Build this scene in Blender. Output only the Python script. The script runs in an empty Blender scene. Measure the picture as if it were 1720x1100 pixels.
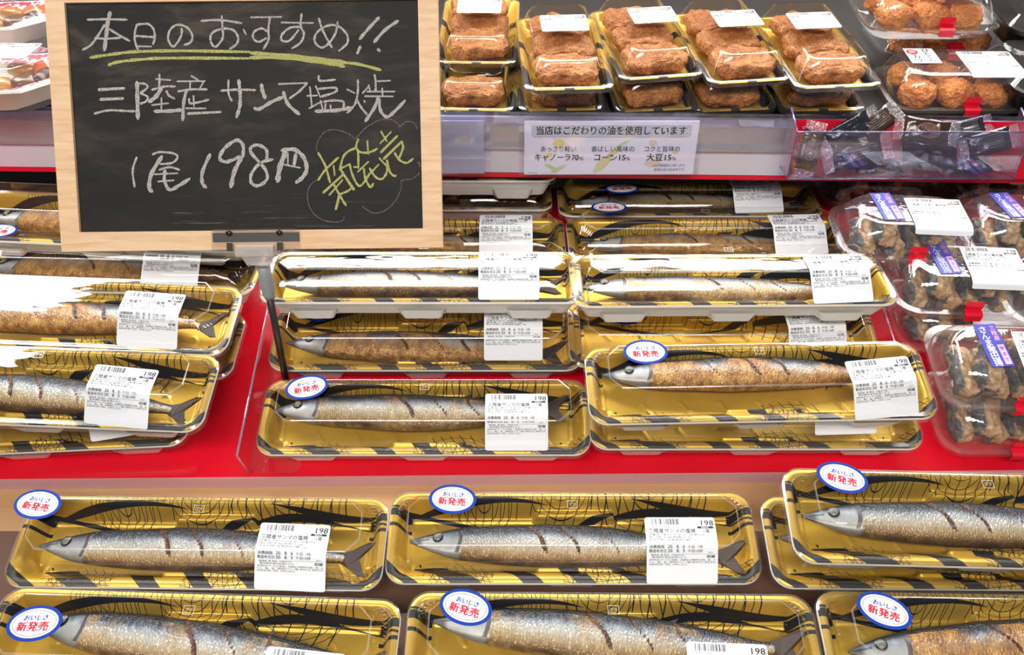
import bpy, bmesh, math, random
from mathutils import Vector, Matrix, noise
R = math.radians
scene = bpy.context.scene
COL = scene.collection
# ------------------------------------------------------------------ camera
HC, PITCH, FPX = 1.45, 36.0, 1450.0
cam_data = bpy.data.cameras.new('camera')
cam_data.sensor_fit = 'HORIZONTAL'
cam_data.sensor_width = 36.0
cam_data.lens = FPX / 1720 * 36.0
cam_data.clip_start = 0.02
cam = bpy.data.objects.new('camera', cam_data)
cam.location = (0, 0, HC)
cam.rotation_euler = (R(90 - PITCH), 0, 0)
COL.objects.link(cam)
scene.camera = cam
# ------------------------------------------------------------------ world, lights, exposure
scene.view_settings.view_transform = 'Standard'
scene.view_settings.look = 'None'
scene.view_settings.gamma = 1.0
scene.view_settings.use_curve_mapping = False
scene.view_settings.exposure = 0.0
scene.cycles.transparent_max_bounces = 40
scene.cycles.max_bounces = 10
w = bpy.data.worlds.new('shop_interior')
scene.world = w
w.use_nodes = True
w.node_tree.nodes['Background'].inputs[0].default_value = (0.90, 0.93, 1.0, 1)
w.node_tree.nodes['Background'].inputs[1].default_value = 0.20
def area(name, loc, target, sx, sy, power, color):
    l = bpy.data.lights.new(name, 'AREA')
    l.shape = 'RECTANGLE'; l.size = sx; l.size_y = sy; l.energy = power; l.color = color
    o = bpy.data.objects.new(name, l)
    o.location = loc
    d = Vector(target) - Vector(loc)
    o.rotation_euler = d.to_track_quat('-Z', 'Y').to_euler()
    COL.objects.link(o)
    return o
area('ceiling_light_aisle', (-0.3, -1.1, 2.9), (0, 0.7, 0.9), 2.4, 0.5, 62, (1.0, 0.96, 0.90))
area('ceiling_light_back', (0.2, 1.75, 2.75), (0, 0.6, 0.9), 2.8, 0.5, 66, (1.0, 0.97, 0.93))
area('ceiling_light_left', (-1.22, 1.44, 2.4), (-0.3, 0.7, 0.9), 0.85, 0.36, 20, (1.0, 0.97, 0.93))
LED_STRENGTH = 14.0

# ------------------------------------------------------------------ frame helpers
_p = R(PITCH)
FW = Vector((0, math.cos(_p), -math.sin(_p))); UP = Vector((0, math.sin(_p), math.cos(_p))); RT = Vector((1, 0, 0))
CAM = Vector((0, 0, HC))
def ray(px, py):
    return FW * FPX + RT * (px - 860) - UP * (py - 550)
def at(px, py, h):
    "the point of the level plane h below the camera seen at a pixel of the photograph"
    d = ray(px, py)
    return CAM + d * (h / -d.z)
def at_y(px, py, Y):
    d = ray(px, py)
    return CAM + d * (Y / d.y)
RAMP = R(18)
def ramp(s, n, x=0.0):
    "s metres up the red shelf's front ramp, n above it"
    return Vector((x, .583 + s * math.cos(RAMP) - n * math.sin(RAMP), HC - .587 + s * math.sin(RAMP) + n * math.cos(RAMP)))
def frame(origin, incl=0.0, yaw=0.0, roll=0.0):
    return Matrix.Translation(origin) @ Matrix.Rotation(R(incl), 4, 'X') @ Matrix.Rotation(R(yaw), 4, 'Z') @ Matrix.Rotation(R(roll), 4, 'Y')

# ------------------------------------------------------------------ object helpers
def link(o, parent=None):
    COL.objects.link(o)
    if parent is not None: o.parent = parent
    return o
def tag(o, label, cat, group=None):
    o['label'] = label; o['category'] = cat
    if group: o['group'] = group
    return o
def thing(name, label, cat, M=None, group=None):
    o = bpy.data.objects.new(name, None)
    o.empty_display_size = .02
    if M is not None: o.matrix_world = M
    COL.objects.link(o)
    return tag(o, label, cat, group)
def obj(name, mesh, parent=None, M=None):
    o = bpy.data.objects.new(name, mesh)
    if M is not None: o.matrix_local = M
    return link(o, parent)
class MB:
    "collects geometry for one mesh"
    def __init__(s): s.v = []; s.f = []; s.m = []; s.sm = []
    def add(s, vs, fs, mi=0, smooth=False, M=None):
        k = len(s.v)
        s.v += [tuple(M @ Vector(v)) for v in vs] if M is not None else [tuple(v) for v in vs]
        for f in fs:
            s.f.append([i + k for i in f]); s.m.append(mi); s.sm.append(smooth)
        return s
    def box(s, lo, hi, mi=0, M=None, bev=0.0):
        bm = bmesh.new()
        bmesh.ops.create_cube(bm, size=1)
        for v in bm.verts:
            v.co = Vector([lo[i] + (v.co[i] + .5) * (hi[i] - lo[i]) for i in range(3)])
        if bev: bmesh.ops.bevel(bm, geom=bm.edges[:], offset=bev, segments=2, affect='EDGES', profile=.6)
        bm.verts.index_update()
        s.add([v.co.copy() for v in bm.verts], [[v.index for v in f.verts] for f in bm.faces], mi, False, M)
        bm.free(); return s
    def loft(s, rings, mi=0, smooth=True, cap0=False, cap1=False, closed=True, M=None):
        n = len(rings[0]); vs = [p for r in rings for p in r]; fs = []
        for i in range(len(rings) - 1):
            for j in range(n if closed else n - 1):
                a, b = i * n + j, i * n + (j + 1) % n
                fs.append([a, b, b + n, a + n])
        if cap0: fs.append(list(range(n))[::-1])
        if cap1: fs.append(list(range((len(rings) - 1) * n, len(rings) * n)))
        return s.add(vs, fs, mi, smooth, M)
    def tube(s, pts, r, n=12, mi=0):
        pts = [Vector(p) for p in pts]; rs = r if isinstance(r, (list, tuple)) else [r] * len(pts); rings = []
        for i, p in enumerate(pts):
            t = (pts[min(i + 1, len(pts) - 1)] - pts[max(i - 1, 0)]).normalized()
            a = t.orthogonal().normalized() if abs(t.z) < .99 else Vector((1, 0, 0))
            b = t.cross(a)
            rings.append([p + (a * math.cos(2 * math.pi * k / n) + b * math.sin(2 * math.pi * k / n)) * rs[i] for k in range(n)])
        return s.loft(rings, mi, True, True, True)
    def mesh(s, name, mats, sharp=None, attrs=None):
        me = bpy.data.meshes.new(name)
        me.from_pydata(s.v, [], s.f)
        for m in mats: me.materials.append(m)
        me.polygons.foreach_set('material_index', s.m)
        me.polygons.foreach_set('use_smooth', s.sm)
        if attrs:
            for k, vals in attrs.items():
                a = me.attributes.new(k, 'FLOAT', 'POINT'); a.data.foreach_set('value', vals)
        me.update()
        if sharp: me.set_sharp_from_angle(angle=R(sharp))
        return me
def rrect(W, D, r, z, n=10, chamfer=False):
    "closed ring of a rounded (or chamfered) rectangle, 4*n points, counter-clockwise"
    out = []
    for cx, cy, a0 in ((W / 2 - r, D / 2 - r, 0), (-W / 2 + r, D / 2 - r, 90), (-W / 2 + r, -D / 2 + r, 180), (W / 2 - r, -D / 2 + r, 270)):
        for k in range(n):
            a = R(a0 + 90 * k / (n - 1)); c, s_ = math.cos(a), math.sin(a)
            if chamfer:
                a_, b_ = R(a0), R(a0 + 90); t = k / (n - 1)
                c = math.cos(a_) * (1 - t) + math.cos(b_) * t; s_ = math.sin(a_) * (1 - t) + math.sin(b_) * t
            out.append((cx + r * c, cy + r * s_, z))
    return out
def dense(ring, step):
    out = []
    n = len(ring)
    for i in range(n):
        a, b = Vector(ring[i]), Vector(ring[(i + 1) % n])
        k = max(1, int((b - a).length / step))
        for j in range(k): out.append(a.lerp(b, j / k))
    return out

# ------------------------------------------------------------------ material helpers
class X:
    "arithmetic on shader sockets"
    nt = None
    def __init__(s, k): s.k = k
    @staticmethod
    def op(o, *a, clamp=False):
        n = X.nt.nodes.new('ShaderNodeMath'); n.operation = o; n.use_clamp = clamp
        for i, q in enumerate(a):
            if isinstance(q, X): X.nt.links.new(q.k, n.inputs[i])
            else: n.inputs[i].default_value = float(q)
        return X(n.outputs[0])
    def __add__(s, o): return X.op('ADD', s, o)
    __radd__ = __add__
    def __sub__(s, o): return X.op('SUBTRACT', s, o)
    def __rsub__(s, o): return X.op('SUBTRACT', o, s)
    def __mul__(s, o): return X.op('MULTIPLY', s, o)
    __rmul__ = __mul__
    def __truediv__(s, o): return X.op('DIVIDE', s, o)
    def __gt__(s, o): return X.op('GREATER_THAN', s, o)
    def __lt__(s, o): return X.op('LESS_THAN', s, o)
    def sin(s): return X.op('SINE', s)
    def abs(s): return X.op('ABSOLUTE', s)
    def frac(s): return X.op('FRACT', s)
    def sqrt(s): return X.op('SQRT', s)
    def pow(s, e): return X.op('POWER', s, e)
    def max(s, o): return X.op('MAXIMUM', s, o)
    def min(s, o): return X.op('MINIMUM', s, o)
    def sat(s): return X.op('ADD', s, 0.0, clamp=True)
    def step(s, a, b):
        n = X.nt.nodes.new('ShaderNodeMapRange'); n.interpolation_type = 'SMOOTHSTEP'
        X.nt.links.new(s.k, n.inputs[0]); n.inputs[1].default_value = a; n.inputs[2].default_value = b
        return X(n.outputs[0])
def new_mat(name):
    m = bpy.data.materials.new(name); m.use_nodes = True
    X.nt = m.node_tree
    return m, m.node_tree, m.node_tree.nodes['Principled BSDF']
def coords(kind='Object'):
    t = X.nt.nodes.new('ShaderNodeTexCoord'); s = X.nt.nodes.new('ShaderNodeSeparateXYZ')
    X.nt.links.new(t.outputs[kind], s.inputs[0])
    return X(s.outputs[0]), X(s.outputs[1]), X(s.outputs[2]), t.outputs[kind]
def scaled(vec, sc):
    m = X.nt.nodes.new('ShaderNodeMapping'); m.inputs['Scale'].default_value = sc
    X.nt.links.new(vec, m.inputs[0]); return m.outputs[0]
def noise_tex(vec, scale, detail=3, rough=.5, dist=0):
    n = X.nt.nodes.new('ShaderNodeTexNoise')
    n.inputs['Scale'].default_value = scale; n.inputs['Detail'].default_value = detail
    n.inputs['Roughness'].default_value = rough; n.inputs['Distortion'].default_value = dist
    if vec is not None: X.nt.links.new(vec, n.inputs['Vector'])
    return X(n.outputs[0])
def voro(vec, scale, feature='F1'):
    n = X.nt.nodes.new('ShaderNodeTexVoronoi'); n.feature = feature
    n.inputs['Scale'].default_value = scale
    X.nt.links.new(vec, n.inputs['Vector']); return X(n.outputs['Distance'])
def attr(name):
    n = X.nt.nodes.new('ShaderNodeAttribute'); n.attribute_name = name
    return X(n.outputs['Fac'])
def col(c):
    c = c.lstrip('#'); v = [int(c[i:i + 2], 16) / 255 for i in (0, 2, 4)]
    return tuple((x / 12.92 if x <= .04045 else ((x + .055) / 1.055) ** 2.4) for x in v) + (1,)
def mix(f, a, b):
    n = X.nt.nodes.new('ShaderNodeMix'); n.data_type = 'RGBA'
    for q, i in ((f, 0), (a, 6), (b, 7)):
        if isinstance(q, X): X.nt.links.new(q.k, n.inputs[i])
        elif isinstance(q, bpy.types.NodeSocket): X.nt.links.new(q, n.inputs[i])
        elif isinstance(q, str): n.inputs[i].default_value = col(q)
        else: n.inputs[i].default_value = q
    return n.outputs[2]
def ramp_col(f, stops):
    n = X.nt.nodes.new('ShaderNodeValToRGB'); e = n.color_ramp.elements
    e[0].position, e[0].color = stops[0][0], col(stops[0][1])
    e[1].position, e[1].color = stops[1][0], col(stops[1][1])
    for p, c in stops[2:]:
        k = e.new(p); k.color = col(c)
    X.nt.links.new(f.k, n.inputs[0]); return n.outputs[0]
def bump(b, height, strength=.3, dist=.001):
    n = X.nt.nodes.new('ShaderNodeBump'); n.inputs['Strength'].default_value = strength
    n.inputs['Distance'].default_value = dist
    X.nt.links.new(height.k, n.inputs['Height']); X.nt.links.new(n.outputs[0], b.inputs['Normal'])
def setp(b, c=None, rough=.5, metal=0.0, spec=.5, **kw):
    if c is not None:
        if isinstance(c, str): b.inputs['Base Color'].default_value = col(c)
        else: X.nt.links.new(c, b.inputs['Base Color'])
    if isinstance(rough, X): X.nt.links.new(rough.k, b.inputs['Roughness'])
    else: b.inputs['Roughness'].default_value = rough
    if isinstance(metal, X): X.nt.links.new(metal.k, b.inputs['Metallic'])
    else: b.inputs['Metallic'].default_value = metal
    b.inputs['Specular IOR Level'].default_value = spec
    for k, v in kw.items(): b.inputs[k].default_value = v
def plain(name, c, rough=.5, metal=0.0, spec=.5, nscale=0, namt=.12):
    m, nt, b = new_mat(name)
    setp(b, c, rough, metal, spec)
    if nscale:
        x, y, z, v = coords(); f = noise_tex(v, nscale, 4)
        cc = col(c); dk = tuple(q * (1 - namt * 2) for q in cc[:3]) + (1,)
        nt.links.new(mix(f, dk, cc), b.inputs['Base Color'])
    return m
def clear(name, tint=(1, 1, 1, 1), base=.05, rough=.04, milk=0.0, milkc='#ffffff', wob=0.0, wscale=60, stretch=None):
    "thin clear plastic sheet: passes light straight through and mirrors the room towards grazing angles"
    m, nt, b = new_mat(name)
    nt.nodes.remove(b)
    out = nt.nodes['Material Output']
    lw = nt.nodes.new('ShaderNodeLayerWeight'); lw.inputs['Blend'].default_value = .5
    f = (X(lw.outputs['Facing']).pow(4.0) * .85 + base).sat()
    tr = nt.nodes.new('ShaderNodeBsdfTransparent'); tr.inputs[0].default_value = tint
    gl = nt.nodes.new('ShaderNodeBsdfGlossy'); gl.inputs['Roughness'].default_value = rough
    gl.inputs[0].default_value = (1, 1, 1, 1)
    if wob:
        x, y, z, v = coords(); h = noise_tex(scaled(v, stretch) if stretch else v, wscale, 2)
        bn = nt.nodes.new('ShaderNodeBump'); bn.inputs['Strength'].default_value = wob; bn.inputs['Distance'].default_value = .004
        nt.links.new(h.k, bn.inputs['Height']); nt.links.new(bn.outputs[0], gl.inputs['Normal'])
    mx = nt.nodes.new('ShaderNodeMixShader')
    nt.links.new(f.k, mx.inputs[0]); nt.links.new(tr.outputs[0], mx.inputs[1]); nt.links.new(gl.outputs[0], mx.inputs[2])
    last = mx
    if milk:
        df = nt.nodes.new('ShaderNodeBsdfDiffuse'); df.inputs[0].default_value = col(milkc)
        m2 = nt.nodes.new('ShaderNodeMixShader'); m2.inputs[0].default_value = milk
        nt.links.new(mx.outputs[0], m2.inputs[1]); nt.links.new(df.outputs[0], m2.inputs[2]); last = m2
    nt.links.new(last.outputs[0], out.inputs[0])
    return m

# ------------------------------------------------------------------ materials
M_paper = plain('label_paper', '#eef0f4', .55)
M_ink = plain('black_ink', '#17181c', .6)
M_grey_ink = plain('grey_ink', '#6a6c74', .6)
M_blue = plain('blue_print', '#0b3593', .5, 0, .15)
M_red = plain('red_print', '#dd0f33', .5, 0, .15)
M_redtape = plain('red_tape', '#dd1030', .3)
M_foam = plain('white_foam', '#f3f1ea', .45, nscale=300, namt=.02)
M_lid = clear('clear_lid_plastic', base=.055, rough=.03, wob=.10, wscale=1.0, stretch=(14, 55, 30))
M_rim = clear('lid_rim_plastic', base=.09, rough=.12, milk=.04, milkc='#d8d4cc')
M_box = clear('clear_box_plastic', base=.08, rough=.05, milk=.03, milkc='#e9dfe2', wob=.10, wscale=70)
M_lid_edge = clear('lid_fold_highlight', base=.16, rough=.1, milk=.10)  # milk whitens the fold strip: a highlight painted along the lid's edge
M_acryl = clear('acrylic_sheet', tint=(.99, .95, .96, 1), base=.06, rough=.02)
M_acryl_edge = clear('acrylic_edge', tint=(.85, .80, .90, 1), base=.25, rough=.1, milk=.25, milkc='#c9b8cf')
M_sleeve_clear = clear('card_sleeve_plastic', tint=(.96, .96, .99, 1), base=.04, rough=.05)
M_bin = clear('violet_bin_plastic', tint=(.88, .87, .96, 1), base=.08, rough=.03, milk=.03, milkc='#a9a6c4')
M_bin_edge = clear('violet_bin_edge', tint=(.5, .48, .72, 1), base=.2, rough=.1, milk=.25, milkc='#7d78ac')
M_lavender = plain('lavender_plastic', '#b9bace', .4, nscale=30, namt=.03)
M_steel = plain('rod_steel', '#5a5652', .3, .9)
M_screw = plain('screw_steel', '#4b463f', .3, .9)
M_sleeve = plain('grey_sleeve', '#93979a', .45)
M_black_tray = plain('black_tray', '#15120f', .25)

def gold_mat():
    m, nt, b = new_mat('gold_printed_tray')
    x, y, z, v = coords()
    def ln(f, wd): return f.frac() < wd                       # thin line of a family
    d = (y + .04)
    # front border: slanting black bands and patches of net
    zf = y < ((x * 43.0).sin() * .003 - .0215)
    p = x + d * 1.3 + (x * 31).sin() * .005
    bands = ((p * 104 + (x * 17).sin() * 1.7).sin() > .38) * zf
    zn = (y < ((x * 36 + 1.0).sin() * .005 - .0195)) * ((x * 58 + .6).sin() > .1)
    net = ln(x / .0042 + d * 120 + (x * 60).sin() * .4, .13).max(ln(d / .0036 + (x * 70).sin() * .7, .15)) * zn
    # lobes of net hanging over the floor, front and back
    def lobe(cx, cy, rx, ry, k):
        ex, ey = (x - cx) / rx, (y - cy) / ry
        r = (ex * ex + ey * ey).sqrt()
        return (r < 1.0) * (ln(r * k, .10).max(ln(ex * 4.2 + ey * ey * .9, .09)))
    lob = lobe(.030, -.028, .040, .020, 6).max(lobe(-.075, .034, .030, .026, 5)).max(lobe(.068, .040, .052, .036, 7)).max(lobe(-.008, .042, .034, .024, 6)).max(lobe(-.095, -.030, .030, .014, 5)).max(lobe(.115, -.030, .026, .013, 5))
    # back swooshes
    y1 = .0285 + ((x + .12) * 26).sin() * .006
    s1 = ((y - y1).abs() < (((x + .150) * 24).sin().max(0.0) * .0021)) * (x < -.019)
    y2 = .021 + ((x - .03) * 27 + .4).sin() * .0075
    s2 = ((y - y2).abs() < ((x * 21 + .4).sin().abs() * .0015 + .0004)) * (y > .008)
    y3 = .034 - ((x - .06) * 22).sin() * .006
    s3 = ((y - y3).abs() < (((x - .05) * 30).sin().max(0.0) * .0018)) * (x > .05)
    # ends: bars over the flange and a curled band at the corners
    ax = x.abs()
    e1 = (ax > .138) * ((((y - .012).abs() < .0016).max((y - .0235).abs() < .0034)))
    e2 = (ax > .128) * ((ax * 160 - y * 120 + (y * 90).sin() * 1.4).sin() > .55) * (y < -.016)
    blk = bands.max(net).max(lob).max(s1).max(s2).max(s3).max(e1).max(e2)
    g = mix(noise_tex(v, 26, 3), '#ad841c', '#e4bc4c')
    nt.links.new(mix(blk, g, '#0c0c10'), b.inputs['Base Color'])
    setp(b, None, .30, .40, .3)
    nt.links.new((blk * -.35 + .42).k, b.inputs['Metallic'])
    nt.links.new((blk * .04 + .31).k, b.inputs['Roughness'])
    # short slanting ribs pressed into the floor
    bump(b, noise_tex(v, 420, 2), .12, .0006)
    return m
M_gold = gold_mat()
def fry_gold_mat():
    m, nt, b = new_mat('gold_fry_tray')
    x, y, z, v = coords()
    a = ((x * 150 + y * 60 + (y * 40).sin() * 1.5).sin() > .72) * ((y < -.066).max(x.abs() > .036))
    q = ((x / .0028 + y * 60).frac() < .2).max((y / .003).frac() < .15) * ((x * 70 + y * 30).sin() > .55) * ((y < -.06).max(x.abs() > .03))
    k = a.max(q)
    nt.links.new(mix(k, mix(noise_tex(v, 40, 3), '#b5861c', '#ecc050'), '#0d0d10'), b.inputs['Base Color'])
    setp(b, None, .28, .4)
    return m
M_fgold = fry_gold_mat()

def fish_mat(name, roast, seed):
    m, nt, b = new_mat(name)
    x, y, z, vec = coords()
    v, u, cut = attr('v'), attr('u'), attr('cut')
    mp = X.nt.nodes.new('ShaderNodeMapping'); mp.inputs['Location'].default_value = (seed * 3.1, seed, 0)
    X.nt.links.new(vec, mp.inputs[0]); vec = mp.outputs[0]
    n1 = noise_tex(vec, 45, 4, .6); n2 = noise_tex(scaled(vec, (1, .45, 1)), 160, 3, .6); n3 = noise_tex(vec, 22, 3, .55)
    t = (v * .5 + .5 + (n1 - .5) * .22).sat()
    base = ramp_col(t, [(0, '#432b1a'), (.10, '#917044'), (.24, '#b09b79'), (.40, '#bdb9ac'), (.53, '#999da1'), (.63, '#565e69'), (.71, '#232832'), (1, '#0e1015')])
    wr = voro(scaled(vec, (1.25, .6, 1)), 400, 'DISTANCE_TO_EDGE')
    crease = (wr < .06) * (u > .17) * (n2 > .42)
    c = mix(crease * .28, base, '#5d5344')
    rmask = (n3 + v * -.10 + (n1 - .5) * .5).step(.60 - roast * .30, .74 - roast * .26) * (u > .16) * (v < .62)
    c = mix(rmask * (.35 + .5 * roast), c, ramp_col(n2, [(.25, '#5e3314'), (.5, '#a9742f' if roast > .6 else '#a3834c'), (.75, '#dcae62' if roast > .6 else '#cdb98c')]))
    burn = noise_tex(vec, 60, 4, .7).step(.66 - roast * .05, .76) * (v < .85)
    c = mix(burn * (.4 + .4 * roast), c, '#2b1a10')
    head = (u + (n1 - .5) * .05 + v * v * .012).step(.178, .158)
    hc = ramp_col((v * .5 + .5 + (n2 - .5) * .3).sat(), [(0, '#86827a'), (.25, '#c2c4c4'), (.45, '#a7acb0'), (.62, '#6b727c'), (.80, '#333a45'), (1, '#14161b')])
    c = mix(head * .85, c, hc)
    beak = u.step(.05, .028)
    c = mix(beak * .8, c, '#24272c')
    mouth = ((v + .12 - u * 3.0).abs() < .10) * (u < .062)
    c = mix(mouth * .7, c, '#1c1c1f')
    gill = ((u - .160 - v * v * -.016).abs() < .0060) * (v.abs() < .8)
    c = mix(gill * .75, c, '#33221a')
    c = mix(cut.step(.25, .6), c, mix(n2, '#24110a', '#6b432c'))
    nt.links.new(c, b.inputs['Base Color'])
    setp(b, None, n2 * .25 + .24, .22)
    bump(b, wr * (u > .165) * 1.3 + n2 * .7 * (u > .165) + n1 * .5, .55, .0014)
    return m
M_fish = {'silver': fish_mat('saury_silver_skin', 0.0, 1.0), 'tan': fish_mat('saury_tan_skin', .40, 2.0), 'roast': fish_mat('saury_roasted_skin', .85, 3.0)}
M_fin = plain('charred_fin', '#3a2416', .6, nscale=120, namt=.35)
M_eye_white = plain('cooked_eye', '#77786f', .3)
M_eye_black = plain('eye_ring', '#1d1d1d', .2)
def crumb_mat(name, c0, c1, c2):
    m, nt, b = new_mat(name)
    x, y, z, v = coords()
    a, c = noise_tex(v, 70, 5, .65), voro(v, 420)
    nt.links.new(ramp_col((a * .8 + c * .35).sat(), [(.25, c0), (.55, c1), (.85, c2)]), b.inputs['Base Color'])
    setp(b, None, .5)
    bump(b, noise_tex(v, 500, 4, .7) + c, .9, .0012)
    return m
M_crumb = crumb_mat('breadcrumb_crust', '#6b3712', '#ab6428', '#d79c58')
M_crumb2 = crumb_mat('fine_breadcrumb_crust', '#9c4d10', '#d0741f', '#edab55')
def coat_mat():
    m, nt, b = new_mat('floured_fish_coating')
    x, y, z, v = coords()
    a = noise_tex(v, 45, 3, .6)
    skin = (y + (a - .5) * .040).step(.0055, .0095)
    bar_ = noise_tex(scaled(v, (1, .35, 1)), 160, 3, .6) * 1.3
    c = mix(skin, ramp_col(noise_tex(v, 150, 4, .6), [(.28, '#76502f'), (.5, '#b28d62'), (.74, '#dcc4a0')]), mix(bar_ * noise_tex(v, 120, 3), '#0e0f12', '#6f7577'))
    nt.links.new(c, b.inputs['Base Color']); setp(b, None, .36)
    bump(b, noise_tex(v, 380, 4, .7), .8, .001)
    return m
M_coat = coat_mat()
def wood_mat():
    m, nt, b = new_mat('light_wood')
    x, y, z, v = coords()
    g = noise_tex(scaled(v, (6, 60, 60)), 3.0, 5, .6, .6)
    nt.links.new(ramp_col(g, [(.3, '#dcae80'), (.55, '#ebc59b'), (.8, '#f2d4ae')]), b.inputs['Base Color'])
    setp(b, None, .55); bump(b, g, .08, .0004)
    return m
M_wood = wood_mat()
def board_mat():
    m, nt, b = new_mat('chalkboard_slate')
    x, y, z, v = coords()
    dust = noise_tex(scaled(v, (3, 9, 3)), 4, 5, .65, .5)
    up = (y * 6 + .0).step(.2, 1.1)
    c = mix((dust.step(.42, .75) * (up * .8 + .12)), '#171412', '#51473e')
    streak = noise_tex(scaled(v, (5, 130, 5)), 2.2, 4, .7)
    low = y.step(.055, .03) * y.step(.012, .022) * (x > -.07)
    c = mix(low * streak.step(.56, .72) * .55, c, '#6d6f78')
    nt.links.new(c, b.inputs['Base Color']); setp(b, None, .62, 0, .3)
    return m
M_slate = board_mat()
def chalk_mat(name, c0, c1, d=.35):
    m, nt, b = new_mat(name)
    x, y, z, v = coords()
    n = noise_tex(v, 1500, 3, .7)
    nt.links.new(mix(n.step(d, d + .30), c0, c1), b.inputs['Base Color']); setp(b, None, .9, 0, .1)
    return m
M_chalk = chalk_mat('white_chalk', '#5c5855', '#cfc8c2', .32)
M_chalk_y = chalk_mat('yellow_chalk', '#5c5c34', '#cdcb7e', .32)
M_chalk_p = chalk_mat('pink_chalk', '#3a2c31', '#b08a90', .38)
def red_mat(name, c):
    m, nt, b = new_mat(name)
    x, y, z, v = coords()
    nt.links.new(mix(noise_tex(v, 14, 3), c, '#dc0a26'), b.inputs['Base Color']); setp(b, None, .32, 0, .4)
    return m
M_redmat = red_mat('red_shelf_liner', '#c80520')
M_kraft = plain('kraft_board', '#c79a6c', .65, nscale=18, namt=.06)
M_shade_brown = plain('shade_brown_board', '#5a3a28', .6, nscale=25, namt=.12)
M_silver = plain('brushed_rail', '#c9c5cc', .28, .75, nscale=60, namt=.05)
M_railface = plain('pale_rail_face', '#e0dde8', .35, .15, nscale=20, namt=.04)
M_shelf = plain('black_shelf_liner', '#1d1816', .5, nscale=20, namt=.1)
M_dark = plain('dark_back_panel', '#0f0d0d', .7, nscale=8, namt=.15)
M_edge_guard = clear('pink_edge_guard', tint=(1, .9, .92, 1), base=.15, rough=.1, milk=.45, milkc='#d9b3b8')

# ------------------------------------------------------------------ writing
_tc = bpy.data.curves.new('writing', 'FONT'); _tc.resolution_u = 3
_to = bpy.data.objects.new('writing', _tc)
COL.objects.link(_to)
_cache = {}
def text_geo(s, size=1.0, bold=0.0):
    k = (s, bold)
    if k not in _cache:
        _tc.body = s; _tc.size = 1.0; _tc.offset = bold
        d = bpy.context.evaluated_depsgraph_get(); d.update()
        me = bpy.data.meshes.new_from_object(_to.evaluated_get(d))
        _cache[k] = ([(v.co.x, v.co.y) for v in me.vertices], [list(p.vertices) for p in me.polygons])
        bpy.data.meshes.remove(me)
    vs, fs = _cache[k]
    return [(x * size, y * size) for x, y in vs], fs
def put_text(mb, s, x, y, size, mi, fmap, bold=0.0, width=None, shear=0.0, rot=0.0, center=False):
    "text with its lower left corner (or centre) at x, y on a sheet described by fmap"
    vs, fs = text_geo(s, size)
    if not vs: return
    if bold:
        for q in (-1, 1):
            put_text(mb, s, x + q * bold * size * math.cos(R(rot)), y + q * bold * size * .6, size, mi, fmap, 0.0, width, shear, rot, center)
        return
    x0, x1 = min(v[0] for v in vs), max(v[0] for v in vs)
    k = width / (x1 - x0) if width else 1.0
    ox = (x0 + x1) / 2 if center else x0
    oy = size * .37 if center else 0
    c, sn = math.cos(R(rot)), math.sin(R(rot)); out = []
    for a, b in vs:
        a = (a - ox) * k; b = b - oy; a += b * shear
        out.append(fmap(x + a * c - b * sn, y + a * sn + b * c))
    mb.add(out, fs, mi)
def bar(mb, x0, y0, x1, y1, mi, fmap):
    mb.add([fmap(x0, y0), fmap(x1, y0), fmap(x1, y1), fmap(x0, y1)], [[0, 1, 2, 3]], mi)
def paper(mb, W, H, r, fmap, mi=0, n=26):
    "rounded sheet, x 0..W, y 0 (top) .. -H, in strips so that it can bend"
    rows = []
    ys = [0, .25, .5, .75, 1]
    yy = [r * q for q in ys] + [r + (H - 2 * r) * k / n for k in range(1, n)] + [H - r + r * q for q in ys]
    for y in yy:
        e = min(y, H - y)
        ins = r - math.sqrt(max(0, r * r - (r - e) ** 2)) if e < r else 0
        rows.append([fmap(ins + (W - 2 * ins) * t / 4, -y) for t in range(5)])
    mb.loft(rows, mi, True, closed=False)

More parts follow.
